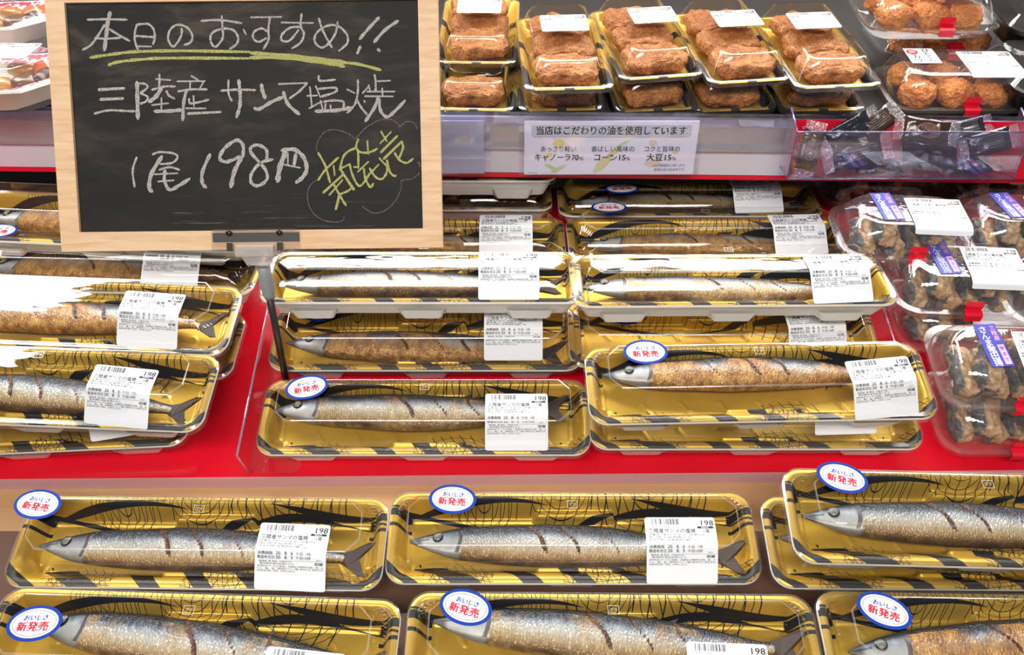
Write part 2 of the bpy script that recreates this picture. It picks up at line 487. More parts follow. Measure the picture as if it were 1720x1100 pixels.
MM = .001
def product_label(name, W, H, prof, price='198', title='三陸産サンマの塩焼', unit='1尾', kind='full', blank=False):
    "paper label bent along prof(t) -> (y, z); t runs down from its top edge"
    mb = MB()
    def fm(lift):
        def f(x, y):
            t = -y
            p0, p1 = prof(t), prof(t + .0005)
            ty, tz = p1[0] - p0[0], p1[1] - p0[1]; l = math.hypot(ty, tz) or 1
            # outward normal of the sheet
            ny, nz = tz / l, -ty / l
            if nz < 0: ny, nz = -ny, -nz
            return (x - W / 2, p0[0] + ny * lift, p0[1] + nz * lift)
        return f
    paper(mb, W, H, .0022, fm(0))
    f = fm(.00022); s = W / 58 * 1.0
    k = W / 58.0
    def T(tx, x, y, size, mi=1, bold=0.0, width=None):
        put_text(mb, tx, x * k, -y * k, size * k, mi, f, bold, width * k if width else None)
    rnd = random.Random(5)
    x = 6.0
    while x < 27.5:
        wd = rnd.choice((.25, .25, .5, .75)); bar(mb, x * k, -6.4 * k, (x + wd) * k, -1.2 * k, 1, f); x += wd + rnd.choice((.3, .3, .5, .9))
    T('0 283987 301982', 4, 8.3, 2.0, 2)
    T(price, 46.5, 7.3, 6.6, 1, .012, 10.0)
    bar(mb, 43 * k, -9.8 * k, 56 * k, -8.0 * k, 1, f)
    f2 = fm(.00035)
    put_text(mb, '税抜(円)', 46 * k, -9.55 * k, 1.7 * k, 0, f2)
    T(title, 2.6, 13.4, 4.3, 1, .014, 38.5)
    T(unit, 48, 13.5, 3.7, 1, .014)
    rows = [('栄養成分表示(1包装当り)熱量350kcal,', 15.9, 2.0, 50), ('蛋白質19. 6g,脂質27. 6g,', 18.1, 2.0, 36), ('炭水化物0. 9g,食塩相当量3. 5g', 20.3, 2.0, 39)]
    for tx, y, sz, wd in rows: T(tx, 2.2, y, sz, 1, 0, wd)
    for tx, y, dt, hr in (('消費期限', 26.4, '20.  8.  6', '午前  1時'), ('製造年月日', 29.9, '20.  8.  5', '午前10時')):
        T(tx, 2.0, y, 3.0, 1, .014, 12.5 if len(tx) == 4 else 13.8); T(dt, 17, y, 3.8, 1, .012, 14); T(hr, 33.5, y, 3.0, 1, 0, 12)
    T('20917', 50, 30.6, 1.6, 2)
    bar(mb, 31 * k, -31.3 * k, 56.5 * k, -31.1 * k, 2, f)
    T('製造者  株 西友  下高井戸店', 3.5, 32.7, 1.8, 1, 0, 27); T('東京都杉並区松原3-41-5', 4, 34.6, 1.8, 1, 0, 28)
    bar(mb, 49 * k, -34.4 * k, 55.5 * k, -32.2 * k, 2, f); put_text(mb, '冷蔵', 49.6 * k, -34.0 * k, 1.8 * k, 0, f2)
    T('原材料名:サンマ(三陸産)、魚醤加工調味料(水飴、酒、み', 2, 36.7, 1.7, 1, 0, 54)
    T('りん、塩)、塩、調味料(アミノ酸) 保存方法 直射日光', 2, 38.6, 1.7, 1, 0, 54)
    T('高温多湿を避けて保存、お早めに召上れ', 2, 40.5, 1.7, 1, 0, 31)
    return mb.mesh(name, [M_paper, M_ink, M_grey_ink])
def poly_prof(pts):
    "arc-length parameterised polyline profile"
    L = [0]
    for a, b in zip(pts, pts[1:]): L.append(L[-1] + math.hypot(b[0] - a[0], b[1] - a[1]))
    def f(t):
        t = max(-.001, t)
        for i in range(len(pts) - 1):
            if t <= L[i + 1] or i == len(pts) - 2:
                q = (t - L[i]) / (L[i + 1] - L[i]); a, b = pts[i], pts[i + 1]
                return (a[0] + (b[0] - a[0]) * q, a[1] + (b[1] - a[1]) * q)
    return f

# ------------------------------------------------------------------ the long saury tray
TW, TD, TR, TZ = .310, .080, .016, .026           # rim width, depth, corner radius, rim height
LID_H = .0205
def sdf(x, y, W, D, r):
    qx, qy = abs(x) - (W / 2 - r), abs(y) - (D / 2 - r)
    return r - (math.hypot(max(qx, 0), max(qy, 0)) + min(max(qx, qy), 0))     # distance inside the outline
def ss(a, b, x):
    t = max(0, min(1, (x - a) / (b - a))); return t * t * (3 - 2 * t)
def gold_tray_mesh():
    mb = MB(); nx, ny = 190, 64; rows = []
    for j in range(ny + 1):
        row = []
        for i in range(nx + 1):
            x = (i / nx - .5) * TW
            e = max(0, abs(x) - (TW / 2 - TR))
            half = TD / 2 - TR + math.sqrt(max(0, TR * TR - e * e))
            tv = (j / ny - .5) * 2
            tv = math.copysign(1 - (1 - abs(tv)) ** 1.15, tv)
            y = tv * half
            d = sdf(x, y, TW, TD, TR)
            e1 = .0155 + .0055 * ss(-.012, -.022, y)
            z = .0042 + (TZ - .0042) * (1 - ss(.005, e1, d))
            z += .0011 * math.exp(-((d - .003) / .0018) ** 2)                  # rolled flange
            # ledges pressed in at the middle of the long walls
            if d < .030:
                lx = ss(.040, .036, abs(x)) if False else (1 - ss(.033, .036, abs(x - .004)))
                z = max(z, .0042 + (.0115) * lx * (1 - ss(.0170, .0195, d)) * (1 if abs(y) > .0 else 0))
            if d > .0150: z += .0016 * (1 - ss(.0165, .0185, d)) * ss(.0150, .0158, d)
            # slanting ribs of the floor
            if d > .020:
                q = (x + .55 * y) / .036; fr = abs(q - round(q)) * .036
                z += .0011 * (1 - ss(.0009, .0020, fr)) * (1 if .006 < abs(y + .0) < .021 else 0)
            row.append((x, y, z))
        rows.append(row)
    mb.loft(rows, 0, True, closed=False)
    return mb.mesh('gold_tray', [M_gold])
def foam_base_mesh():
    mb = MB()
    prof = [(0, TZ - .0002), (-.0006, TZ - .0022), (.004, TZ - .0034), (.009, .010), (.013, .0020), (.018, .0006)]
    rings = [rrect(TW - 2 * i, TD - 2 * i, max(.004, TR - i * .7), z, 8) for i, z in prof]
    mb.loft(rings, 0, True, False, True)
    for sx in (-.105, .0, .105):                                                # moulded feet
        for sy in (-1, 1):
            c = (sx, sy * (TD / 2 - .0165))
            c = (sx, sy * (TD / 2 - .0105))
            a = [(c[0] + p[0], c[1] + p[1], .0125 if p[1] * sy > 0 else .0015) for p in rrect(.046, .014, .004, 0, 5)]
            b = [(c[0] + p[0], c[1] + p[1] - sy * .002, 0) for p in rrect(.038, .011, .004, 0, 5)]
            mb.loft([a, b], 0, True, False, True)
    return mb.mesh('foam_base', [M_foam], 40)
FI, BI, SI = .0235, .012, .018                      # how far the lid's flat top lies inside the rim: front, back, sides
def lid_mesh():
    mb = MB()
    def ring(fi, bi, si, r, z, chamfer, flute=0.0):
        W, D = TW - 2 * si, TD - fi - bi
        cy = (fi - bi) / 2
        pts = rrect(W, D, r, z, 11, chamfer)
        out = []
        # same number of points on each long and short side
        q = []
        for c in range(4):
            q += pts[c * 11:(c + 1) * 11]
            a, b = Vector(pts[c * 11 + 10]), Vector(pts[((c + 1) % 4) * 11])
            for k in range(1, 24): q.append(a.lerp(b, k / 24))
        for i, p in enumerate(q):
            p = Vector(p); ix = i % 35
            side = (i // 35)
            if flute and (ix < 11 or side in (1, 3)):
                nrm = Vector((p.x / W, p.y / D, 0)).normalized()
                p = p - nrm * flute * (.5 + .5 * math.cos(i * math.pi))
            out.append((p.x, p.y + cy, p.z))
        return out
    z0 = TZ + .0012
    rim = [ring(-.0016, -.0016, -.0016, TR + .001, TZ - .006, False), ring(-.0012, -.0012, -.0012, TR + .001, z0 - .0004, False),
           ring(.0006, .0006, .0006, TR, z0 + .0010, False), ring(.0052, .0052, .0052, TR - .003, z0 + .0006, False)]
    mb.loft(rim, 1, True)
    body = [ring(.0052, .0052, .0052, TR - .003, z0 + .0006, False), ring(.0066, .0060, .0066, .012, z0 + .004, False, .0008),
            ring(.0105, .0078, .0095, .012, z0 + .0095, True, .0014), ring(.0180, .0102, .0140, .011, z0 + .0160, True, .0010),
            ring(FI - .001, BI - .0004, SI - .0006, .011, z0 + LID_H - .0008, True)]
    mb.loft(body, 0, True)
    fold = [body[-1], ring(FI, BI, SI, .0105, z0 + LID_H, True), ring(FI + .0006, BI + .0006, SI + .0006, .0104, z0 + LID_H + .0001, True)]
    mb.loft(fold, 3, True)
    mb.loft([fold[-1], ring(FI + .002, BI + .002, SI + .002, .010, z0 + LID_H + .0002, True)], 0, True, False, True)
    # recycling mark moulded in the back of the lid top
    zt = z0 + LID_H + .0005
    for (a, b, c, d) in ((-.004, .0225, .004, .0229), (-.004, .0160, .004, .0164), (-.0043, .0160, -.0039, .0229), (.0039, .0160, .0043, .0229)):
        mb.add([(a, b, zt), (c, b, zt), (c, d, zt), (a, d, zt)], [[0, 1, 2, 3]], 2)
    f = lambda x, y: (x, y, zt)
    put_text(mb, 'プラ', 0, .0194, .0032, 2, f, center=True)
    return mb.mesh('lid', [M_lid, M_rim, M_mark, M_lid_edge], 35)
M_mark = clear('moulded_mark', base=.3, rough=.2, milk=.35)
ZT = TZ + .0012 + LID_H
def sticker_mesh():
    mb = MB()
    def ell(a, b, z, n=56): return [(a * math.cos(2 * math.pi * k / n), b * math.sin(2 * math.pi * k / n), z) for k in range(n)]
    A, B = .0200, .0140
    mb.loft([ell(A, B, -.00015), ell(A, B, .00015)], 0, False, True, True)
    mb.add(ell(A * .865, B * .82, .0003), [list(range(56))], 1)
    mb.loft([ell(A * .79, B * .72, .00045), ell(A * .765, B * .69, .00045)], 2, False)
    f = lambda x, y: (x, y, .0006)
    put_text(mb, 'おいしさ', .0002, .0042, .0047, 0, f, .03, .0172, .12, center=True)
    put_text(mb, '新発売', -.0003, -.0026, .0078, 3, f, .03, .0228, .0, center=True)
    return mb.mesh('new_sticker', [M_blue, M_paper, M_grey_ink, M_red])

# ------------------------------------------------------------------ saury
def fish_mesh(name, seed, mat, bend=.003, cuts=(.42, .55, .68), fat=1.0):
    rnd = random.Random(seed)
    us = [0, .03, .06, .10, .15, .20, .30, .42, .55, .68, .78, .86, .92, .96]
    top = [.0006, .0034, .0060, .0090, .0118, .0134, .0150, .0168, .0166, .0146, .0112, .0074, .0046, .0040]
    bot = [.0008, .0044, .0074, .0106, .0132, .0146, .0158, .0176, .0172, .0148, .0110, .0070, .0046, .0040]
    thk = [.0006, .0020, .0036, .0058, .0078, .0090, .0104, .0110, .0106, .0092, .0070, .0046, .0028, .0022]
    def itp(a, u):
        for i in range(len(us) - 1):
            if u <= us[i + 1]:
                t = (u - us[i]) / (us[i + 1] - us[i]); return a[i] + (a[i + 1] - a[i]) * t
        return a[-1]
    def sm(a, u): return (itp(a, max(0, u - .02)) + itp(a, u) * 2 + itp(a, min(.96, u + .02))) / 4
    L = .272; nx, nt = 230, 40; rings = []; V = []; U = []; Cc = []
    for i in range(nx + 1):
        u = .96 * i / nx; r = []
        yb = bend * math.sin(math.pi * u) - bend * .4 * math.sin(2 * math.pi * u)
        for j in range(nt):
            a = 2 * math.pi * j / nt; c, s_ = math.cos(a), math.sin(a)
            h = (sm(top, u) if s_ > 0 else sm(bot, u)) * fat
            v = s_
            y = h * s_; z = sm(thk, u) * (abs(c) ** .8) * math.copysign(1, c)
            x = L * (u - .5)
            wv = noise.noise(Vector((x * 45, y * 60, seed)))
            z += .0006 * wv * (1 if u > .17 else .3) * (c > 0); y += .0006 * noise.noise(Vector((x * 30, s_, seed + 9)))
            if u < .2: z += .0007 * math.exp(-((u - .163) / .008) ** 2) * (c > 0)        # gill cover edge
            k = 0
            if c > 0:
                for q, cu in enumerate(cuts):
                    xc = L * (cu - .5) - (y - .004) * .62 + .0012 * math.sin(v * 5 + q + seed)
                    ww = .0015 + .0008 * math.sin(q * 2 + seed)
                    fade = ss(-.75, -.45, v) * ss(1.0, .8, v)
                    g = math.exp(-((x - xc) / ww) ** 2) * fade
                    k = max(k, g); z -= .0016 * g
            r.append((x, y + yb, z)); V.append(v); U.append(u); Cc.append(k)
        rings.append(r)
    mb = MB(); mb.loft(rings, 0, True, True, True)
    return mb.mesh(name, [mat], None, {'v': V, 'u': U, 'cut': Cc})
def tail_mesh():
    mb = MB()
    pts = [(0, .0042), (.008, .0085), (.021, .0160), (.027, .0165), (.022, .008), (.0165, .0005), (.021, -.007), (.0265, -.0150), (.020, -.0150), (.008, -.008), (0, -.0042)]
    n = len(pts)
    mb.add([(x, y, .0008 + .0012 * math.sin(x * 300 + y * 200)) for x, y in pts] + [(x, y, -.0008) for x, y in pts],
           [list(range(n))[::-1], list(range(n, 2 * n))] + [[i, (i + 1) % n, (i + 1) % n + n, i + n] for i in range(n)])
    return mb.mesh('tail_fin', [M_fin])
def finlet_mesh():
    mb = MB()
    for k in range(6):
        x = k * .0085
        h = .0042 + .002 * ((k * 7) % 3) / 2
        mb.add([(x, -.001, .0008), (x + .0045, -.001, .0008), (x + .0068, h, .0004), (x, -.001, -.0008), (x + .0045, -.001, -.0008), (x + .0068, h, -.0004)],
               [[0, 1, 2], [3, 5, 4], [0, 2, 5, 3], [1, 4, 5, 2], [0, 3, 4, 1]])
    return mb.mesh('dorsal_finlets', [M_fin])
def eye_mesh():
    mb = MB()
    def disc(r, z, n=20): return [(r * math.cos(2 * math.pi * k / n), r * math.sin(2 * math.pi * k / n), z) for k in range(n)]
    mb.loft([disc(.0048, -.0012), disc(.0046, .0003), disc(.0036, .0007)], 1, True, True)
    mb.loft([disc(.0036, .0007), disc(.0030, .0011), disc(.0020, .0016), disc(.0008, .0018)], 0, True, False, True)
    return mb.mesh('eye', [M_eye_white, M_eye_black], 50)
FISH = {k: fish_mesh('saury_body_' + k, s, M_fish[mt], bd, ct, ft) for k, s, mt, bd, ct, ft in (
    ('silver', 1, 'silver', .003, (.40, .50, .62), 1.12), ('pale', 2, 'tan', -.003, (.47, .585, .70), 1.15),
    ('roast', 3, 'roast', .002, (.43, .56, .66), 1.08), ('crisp', 5, 'roast', .004, (.36, .50, .60), 1.05))}
TAIL, FINLET, EYE = tail_mesh(), finlet_mesh(), eye_mesh()
def put_fish(kind, M, label, flip=False, group=None):
    t = thing('grilled_saury', label, 'fish', M, group)
    obj('body', FISH[kind], t)
    obj('tail_fin', TAIL, t, Matrix.Translation((.272 * .45, 0, 0)) @ Matrix.Rotation(R(-8), 4, 'Z') @ Matrix.Rotation(R(-15), 4, 'Y'))
    obj('eye', EYE, t, Matrix.Translation((.272 * (.088 - .5), .0022, .0056)) @ Matrix.Rotation(R(-12), 4, 'Y'))
    obj('finlets', FINLET, t, Matrix.Translation((.272 * .17, .0140, .002)) @ Matrix.Rotation(R(-14), 4, 'Z'))
    return t

TRAY, BASE, LID, STICK = gold_tray_mesh(), foam_base_mesh(), lid_mesh(), sticker_mesh()
_zs = ZT + .0009
LBL = product_label('price_label', .058, .056, poly_prof([(.0085, _zs), (-.013, _zs), (-.0155, _zs - .0004), (-.0185, _zs - .0026), (-.0375, TZ + .0045), (-.0400, TZ + .0020)]))
def pack(px, py, h, label, incl=0.0, yaw=0.0, fish='silver', flabel='', lx=.106, ldy=0.0, lrot=0.0, sx=-.102, sy=.0245, srot=8.0, fx=-.004, fy=.002, frot=-2.0, sticker=True, priced=True, W=TW, group=None):
    "a sealed saury pack whose rim's front middle is seen at (px, py), its rim h below the camera"
    P = at(px, py, h)
    Rm = Matrix.Rotation(R(incl), 4, 'X') @ Matrix.Rotation(R(yaw), 4, 'Z')
    org = P - (Rm @ Vector((0, -TD / 2, TZ)))
    M = Matrix.Translation(org) @ Rm
    t = thing('saury_pack', label, 'food pack', M, group)
    g = obj('gold_tray', TRAY, t)
    obj('foam_base', BASE, t)['label'] = 'white foam underside with feet'
    ld = obj('lid', LID, t); ld['label'] = 'clear plastic lid'
    if priced:
        obj('price_label', LBL, ld, Matrix.Translation((lx, ldy, 0)) @ Matrix.Rotation(R(lrot), 4, 'Z'))
    if sticker:
        obj('new_product_sticker', STICK, ld, Matrix.Translation((sx, sy, _zs + .0012)) @ Matrix.Rotation(R(srot), 4, 'Z') @ Matrix.Rotation(R(-5), 4, 'X'))
    if fish:
        put_fish(fish, M @ Matrix.Translation((fx, fy, .0170)) @ Matrix.Rotation(R(frot), 4, 'Z') @ Matrix.Rotation(R(-6), 4, 'X'), flabel)
    return t
#%%PACKS
# ------------------------------------------------------------------ shelves and case
def pix(P):
    d = P - CAM; k = d.dot(FW)
    return 860 + FPX * d.dot(RT) / k, 550 - FPX * d.dot(UP) / k, HC - P.z
FI_ = R(17)
def front(s, n, x=0.0):
    "s metres up the front board, n above it"
    return Vector((x, .4606 + s * math.cos(FI_) - n * math.sin(FI_), HC - .6075 + s * math.sin(FI_) + n * math.cos(FI_)))
def slab(name, prof, x0, x1, mats, parent=None):
    "profile (Y, Z) extruded along X"
    mb = MB(); n = len(prof)
    mb.add([(x0, y, z) for y, z in prof] + [(x1, y, z) for y, z in prof],
           [[i, (i + 1) % n, (i + 1) % n + n, i + n] for i in range(n)] + [list(range(n)), list(range(2 * n - 1, n - 1, -1))])
    return obj(name, mb.mesh(name, mats), parent)
EDGE_Y, EDGE_Z = ramp(-.010, 0).y, ramp(-.010, 0).z
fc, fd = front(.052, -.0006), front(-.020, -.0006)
o = slab('shade_brown_step_board', [(.26, HC - .655), (.26, HC - .637), (.425, HC - .5925), (fd.y, fd.z), (fc.y, fc.z), (fc.y, fc.z - .002)], -1.3, 1.3, [M_shade_brown])  # dark brown puts the shade between the packs into the board's colour
tag(o, 'board under the saury packs, shade put in as dark brown, over the tan board', 'shelf')
fb = front(.080, -.0140)
o = slab('tan_display_board', [(fc.y + .001, .70), (fc.y + .001, front(.052, -.012).z), (fb.y, fb.z), (EDGE_Y + .014, fb.z), (EDGE_Y + .014, .70)], -1.3, 1.3, [M_kraft])
tag(o, 'tan kraft board strip between the front saury packs and the red shelf edge', 'shelf')
re = ramp(.2395, 0)
t = thing('red_shelf', 'glossy red display shelf sloping up behind the tan board', 'shelf', Matrix.Translation((0, EDGE_Y, EDGE_Z - .0025)) @ Matrix.Rotation(R(.7), 4, 'Z'))
def local(prof): return [(y - EDGE_Y, z - EDGE_Z) for y, z in prof]
slab('red_liner', local([(EDGE_Y, EDGE_Z - .005), (EDGE_Y, EDGE_Z), (re.y, re.z), (1.02, re.z), (1.02, re.z - .005), (re.y, re.z - .005)]), -1.3, 1.3, [M_redmat], t)
slab('edge_guard', local([(EDGE_Y - .0035, EDGE_Z - .005), (EDGE_Y - .0035, EDGE_Z + .007), (EDGE_Y - .0015, EDGE_Z + .007), (EDGE_Y - .0015, EDGE_Z - .005)]), -1.3, 1.3, [M_edge_guard], t)['label'] = 'pinkish clear edge guard strip'
# upper shelf
UI = R(8)
UY, UZ = .893, HC - .378
def upper(s, n, x=0.0):
    return Vector((x, UY + s * math.cos(UI) - n * math.sin(UI), UZ + s * math.sin(UI) + n * math.cos(UI)))
RY = .880
t = thing('upper_shelf', 'upper display shelf with a pale lavender front above the red shelf', 'shelf', Matrix.Translation((0, RY + .008, HC - .43)) @ Matrix.Rotation(R(-1.5), 4, 'Z'))
def lu(prof): return [(y - RY, z - HC + .43) for y, z in prof]
ub = upper(.62, 0)
slab('shelf_board', lu([(RY + .006, UZ - .001), (UY, UZ), (ub.y, ub.z), (ub.y, ub.z - .012), (UY, UZ - .014), (RY + .006, UZ - .014)]), -1.3, 1.3, [M_shelf], t)
slab('front_panel', lu([(RY + .003, HC - .431), (RY + .001, HC - .398), (RY + .006, HC - .398), (RY + .008, HC - .431)]), -1.3, 1.3, [M_railface], t)
slab('price_rail', lu([(RY + .001, HC - .4005), (RY - .004, HC - .400), (RY - .004, HC - .397), (RY + .001, HC - .393), (RY + .001, HC - .365), (RY + .006, HC - .365), (RY + .006, HC - .3985)]), -1.3, 1.3, [M_silver], t)
slab('clear_lip', lu([(RY - .0045, HC - .372), (RY - .0045, HC - .357), (RY - .002, HC - .357), (RY - .002, HC - .372)]), -1.3, 1.3, [M_bin], t)
slab('red_underside_strip', lu([(RY + .003, HC - .437), (RY + .003, HC - .4315), (RY + .012, HC - .4315), (RY + .012, HC - .437)]), -1.3, 1.3, [M_redtape], t)
slab('red_rail_card', lu([(RY - .0055, HC - .428), (RY - .0055, HC - .362), (RY - .0048, HC - .362), (RY - .0048, HC - .428)]), .302, 1.3, [M_redtape], t)
# case behind, floor below
bk = slab('wall_back', [(1.56, .3), (1.56, 1.9), (1.60, 1.9), (1.60, .3)], -2.2, 2.2, [M_dark]); bk['kind'] = 'structure'
fl = MB().box((-2.5, -2.0, -.03), (2.5, 1.6, 0)).mesh('floor', [plain('grey_floor', '#a9a49b', .4)])
fl = obj('floor', fl); fl['kind'] = 'structure'
# LED tube of the case, above the upper shelf
m, nt, b = new_mat('led_tube_glow'); setp(b, '#ffffff', .4)
b.inputs['Emission Color'].default_value = (1.0, .97, .93, 1); b.inputs['Emission Strength'].default_value = LED_STRENGTH
t = thing('case_lamp', 'white lamp of the display case over the upper shelf', 'lamp', Matrix.Translation((0, 1.15, 1.405)))
obj('diffuser', MB().box((-1.15, -.040, -.006), (1.15, .040, .012), bev=.005).mesh('diffuser', [m]), t)
obj('housing', MB().box((-1.18, -.05, .012), (1.18, .05, .045), bev=.004).mesh('housing', [plain('white_enamel', '#e8e8e6', .4)]), t)

# ------------------------------------------------------------------ saury packs
def pack_r(px, L, s, label, **k):
    P = ramp(s, TZ + .048 * L); d = (P - CAM).dot(FW)
    pack(*pix(Vector(((px - 860) / FPX * d, P.y, P.z))), label, incl=k.pop('incl', 18), **k)
def pack_f(px, s, label, n=0.0, **k):
    P = front(s, TZ + n); d = (P - CAM).dot(FW)
    pack(*pix(Vector(((px - 860) / FPX * d, P.y, P.z))), label, incl=k.pop('incl', 17), **k)
GP = 'saury packs on the front board'; GR = 'saury packs on the red shelf'
FG = 'grilled saury'
pack_f(319, -.009, 'gold saury pack at the left end of the tan board, behind the front row', fish='silver', yaw=-.6, group=GP, sx=-.135, sy=.0215, srot=-8, lx=.0835, ldy=-.002, lrot=-2, fx=-.004, fy=-.0060,
       flabel='silver grilled saury with a dark back in the left pack behind the front row')
pack_f(964, -.005, 'middle gold saury pack behind the front row, below the post of the red shelf', fish='silver', group=GP, sx=-.1005, sy=.0235, srot=-4, lx=.088, ldy=-.001, fx=-.002, fy=-.0070, frot=-3,
       flabel='silver grilled saury in the middle pack behind the front row')
pack_f(1622, -.010, 'lower saury pack of the two stacked at the right end of the tan board', fish='pale', group=GP, sticker=False, priced=False, yaw=-.5,
       flabel='saury in the lower pack of the stack on the tan board')
pack_f(1678, -.010, 'top saury pack of the two stacked at the right end of the tan board', n=.047, fish='silver', group=GP, sx=-.115, sy=.0215, srot=-14, yaw=-1.5, lx=.11, fx=-.005, fy=-.004, frot=-3,
       flabel='silver brown grilled saury in the top pack of the right front stack')
B = lambda x: Vector((x, .345, HC - .585))
pack(*pix(B(-.243)), 'leftmost saury pack of the nearest row, cut off by the bottom of the photo', incl=15, yaw=-2.0, fish='pale', group=GP, sx=-.110, sy=.0050, srot=4, lx=.093, ldy=-.0155, lrot=-4, fx=.006, fy=.005, frot=-5,
     flabel='plump saury in the leftmost pack of the nearest row')
pack(*pix(B(.075)), 'middle saury pack of the nearest row, cut off by the bottom of the photo', incl=15, yaw=-.5, fish='pale', group=GP, sx=-.110, sy=.0200, srot=-16, lx=.080, ldy=-.0130, lrot=-2, fx=-.001, fy=.012, frot=-4,
     flabel='tan bellied saury in the middle pack of the nearest row')
pack(*pix(B(.3895)), 'rightmost saury pack of the nearest row with a tilted oval sticker', incl=15, yaw=-1, fish='roast', group=GP, sx=-.114, sy=.0165, srot=-20, lx=.11, fx=.001, fy=.004, frot=3,
     flabel='burnt spotted saury in the rightmost pack of the nearest row')
# red shelf, left column
pack_r(25, 0, .002, 'bottom saury pack of the stack at the lower left corner of the red shelf', yaw=3, fish=None, group=GR, sticker=False, lx=.092, ldy=.010, lrot=8)
pack_r(42, 1, .004, 'top saury pack of the stack at the lower left corner of the red shelf', yaw=-2.6, fish='silver', group=GR, sticker=False, lx=.084, ldy=.001, lrot=-4, fy=-.006, frot=-4,
       flabel='grey scored saury in the lower left pack on the red shelf')
pack_r(122, 0, .088, 'saury pack under the second pack of the left column', yaw=-2, fish=None, group=GR, sticker=False, priced=False)
pack_r(101, 1, .086, 'second saury pack of the left column, with a glare covered lid and brown fish', yaw=-3, fish='crisp', group=GR, sticker=False, lx=.083, ldy=.004, lrot=-2, fy=-.002, frot=0,
       flabel='golden brown saury in the second pack of the left column')
pack(158, 489, .472, 'third saury pack of the left column, its lid a white glare below the chalkboard', incl=6, yaw=-2, fish='roast', group=GR, sticker=True, sx=-.118, srot=0, lx=.074, ldy=.007, lrot=-2,
     flabel='brown saury under the glaring lid below the chalkboard')
pack(158, 411, .440, 'saury pack farthest back in the left column, behind the chalkboard corner', incl=9, yaw=-4, fish='roast', group=GR, sticker=False, priced=False,
     flabel='roasted saury seen left of the chalkboard')
pack(158, 440, .487, 'bottom saury pack behind the chalkboard in the left column', incl=2, yaw=-3, fish=None, group=GR, sticker=False, priced=False)
# middle column
pack_r(710, 0, .0, 'front saury pack of the middle column, beside the foot of the acrylic divider', fish='pale', group=GR, sx=-.1105, sy=.0180, srot=12, lx=.0865, ldy=.003, lrot=0, fx=-.012, fy=.013, frot=0,
     flabel='silver and tan saury in the front pack of the middle column')
pack_r(713, 0, .093, 'second saury pack of the middle column, crossed by the chalkboard post', fish='roast', group=GR, sx=-.108, sy=.0150, srot=-6, lx=.0875, ldy=.010, fx=-.008, fy=-.008, frot=-3,
     flabel='golden roasted saury behind the chalkboard post')
pack(706, 507, .462, 'third saury pack of the middle column, raised so its white feet show', incl=4, fish='silver', group=GR, sx=-.107, sy=.026, lx=.084, ldy=.001, lrot=0, fx=-.01, fy=-.004,
     flabel='saury behind streaked glare in the raised middle pack')
pack(710, 431, .487, 'fourth saury pack of the middle column, just right of the chalkboard corner', incl=2, fish='roast', group=GR, sticker=False, lx=.090, ldy=.001, fy=-.005,
     flabel='brown saury right of the chalkboard corner')
pack(707, 352, .487, 'saury pack at the back of the middle column under the raised white one', incl=0, fish=None, group=GR, sticker=False, priced=False)
pack(706, 303, .443, 'rearmost saury pack of the middle column, white feet showing', incl=-2, fish=None, group=GR, sticker=False, priced=False)
# right column
pack_r(1274, 0, .006, 'bottom saury pack of the stack at the front of the right saury column', fish=None, group=GR, sticker=False, lx=.082, ldy=.014, lrot=2)
pack_r(1287, 1, .008, 'top saury pack of the stack at the front of the right saury column', yaw=1.2, fish='crisp', group=GR, sx=-.103, sy=.0195, srot=0, lx=.103, ldy=.0, lrot=5, fx=-.003, fy=.012, frot=-2,
     flabel='dark brown roasted saury in the top front pack of the right column')
pack_r(1222, 0, .097, 'second saury pack of the right column, shaded below the raised third one', fish=None, group=GR, sx=-.098, sy=.0070, srot=6, lx=.088, ldy=.008, lrot=4)
pack(1239, 512, .462, 'third saury pack of the right column, raised with white foam feet showing', incl=4, yaw=.6, fish='pale', group=GR, sticker=False, lx=.098, ldy=.0, lrot=3, fx=-.01, fy=-.004,
     flabel='saury behind bright streaks in the raised pack of the right column')
pack(1198, 431, .487, 'fourth saury pack of the right column, with a brown scored fish', incl=2, yaw=.6, fish='roast', group=GR, sx=-.108, sy=.026, srot=0, lx=.095, ldy=.001, lrot=2, fx=-.002, fy=-.004,
     flabel='brown scored saury in the fourth pack of the right column')
pack(1163, 362, .487, 'rearmost saury pack of the right column, partly under the upper shelf', incl=1, fish='silver', group=GR, sx=-.082, sy=-.018, srot=6, lx=.077, ldy=.004, lrot=3, fx=.0, fy=.004,
     flabel='silver saury in the rearmost pack under the upper shelf')

# ------------------------------------------------------------------ chalkboard on its stand
BW, BH = .335, .228
BM = frame(Vector((-.22865, .65432, HC - .39065)), 60.36, .63)
BI_ = BM.inverted(); _o = BI_ @ CAM
def bl(px, py):
    "board coordinates (metres from its lower middle) of a pixel of the photograph"
    d = BI_.to_3x3() @ ray(px, py); k = -_o.z / d.z
    return _o.x + d.x * k, _o.y + d.y * k
t = thing('chalkboard', 'black chalkboard with a light wooden frame and white Japanese handwriting', 'sign', BM)
FWD, FT = .0168, .011
def rail(a, b, c, d):
    mb = MB(); pts = [a, b, c, d]
    lo = [(x, y, -FT) for x, y in pts]; hi = [(x, y, 0) for x, y in pts]
    mb.loft([lo, hi], 0, False, True, True)
    return mb.mesh('frame_rail', [M_wood])
hw = BW / 2
for q in ((( -hw, 0), (hw, 0), (hw - FWD, FWD), (-hw + FWD, FWD)), ((hw, 0), (hw, BH), (hw - FWD, BH - FWD), (hw - FWD, FWD)),
          ((hw, BH), (-hw, BH), (-hw + FWD, BH - FWD), (hw - FWD, BH - FWD)), ((-hw, BH), (-hw, 0), (-hw + FWD, FWD), (-hw + FWD, BH - FWD))):
    obj('frame_rail', rail(*q), t)
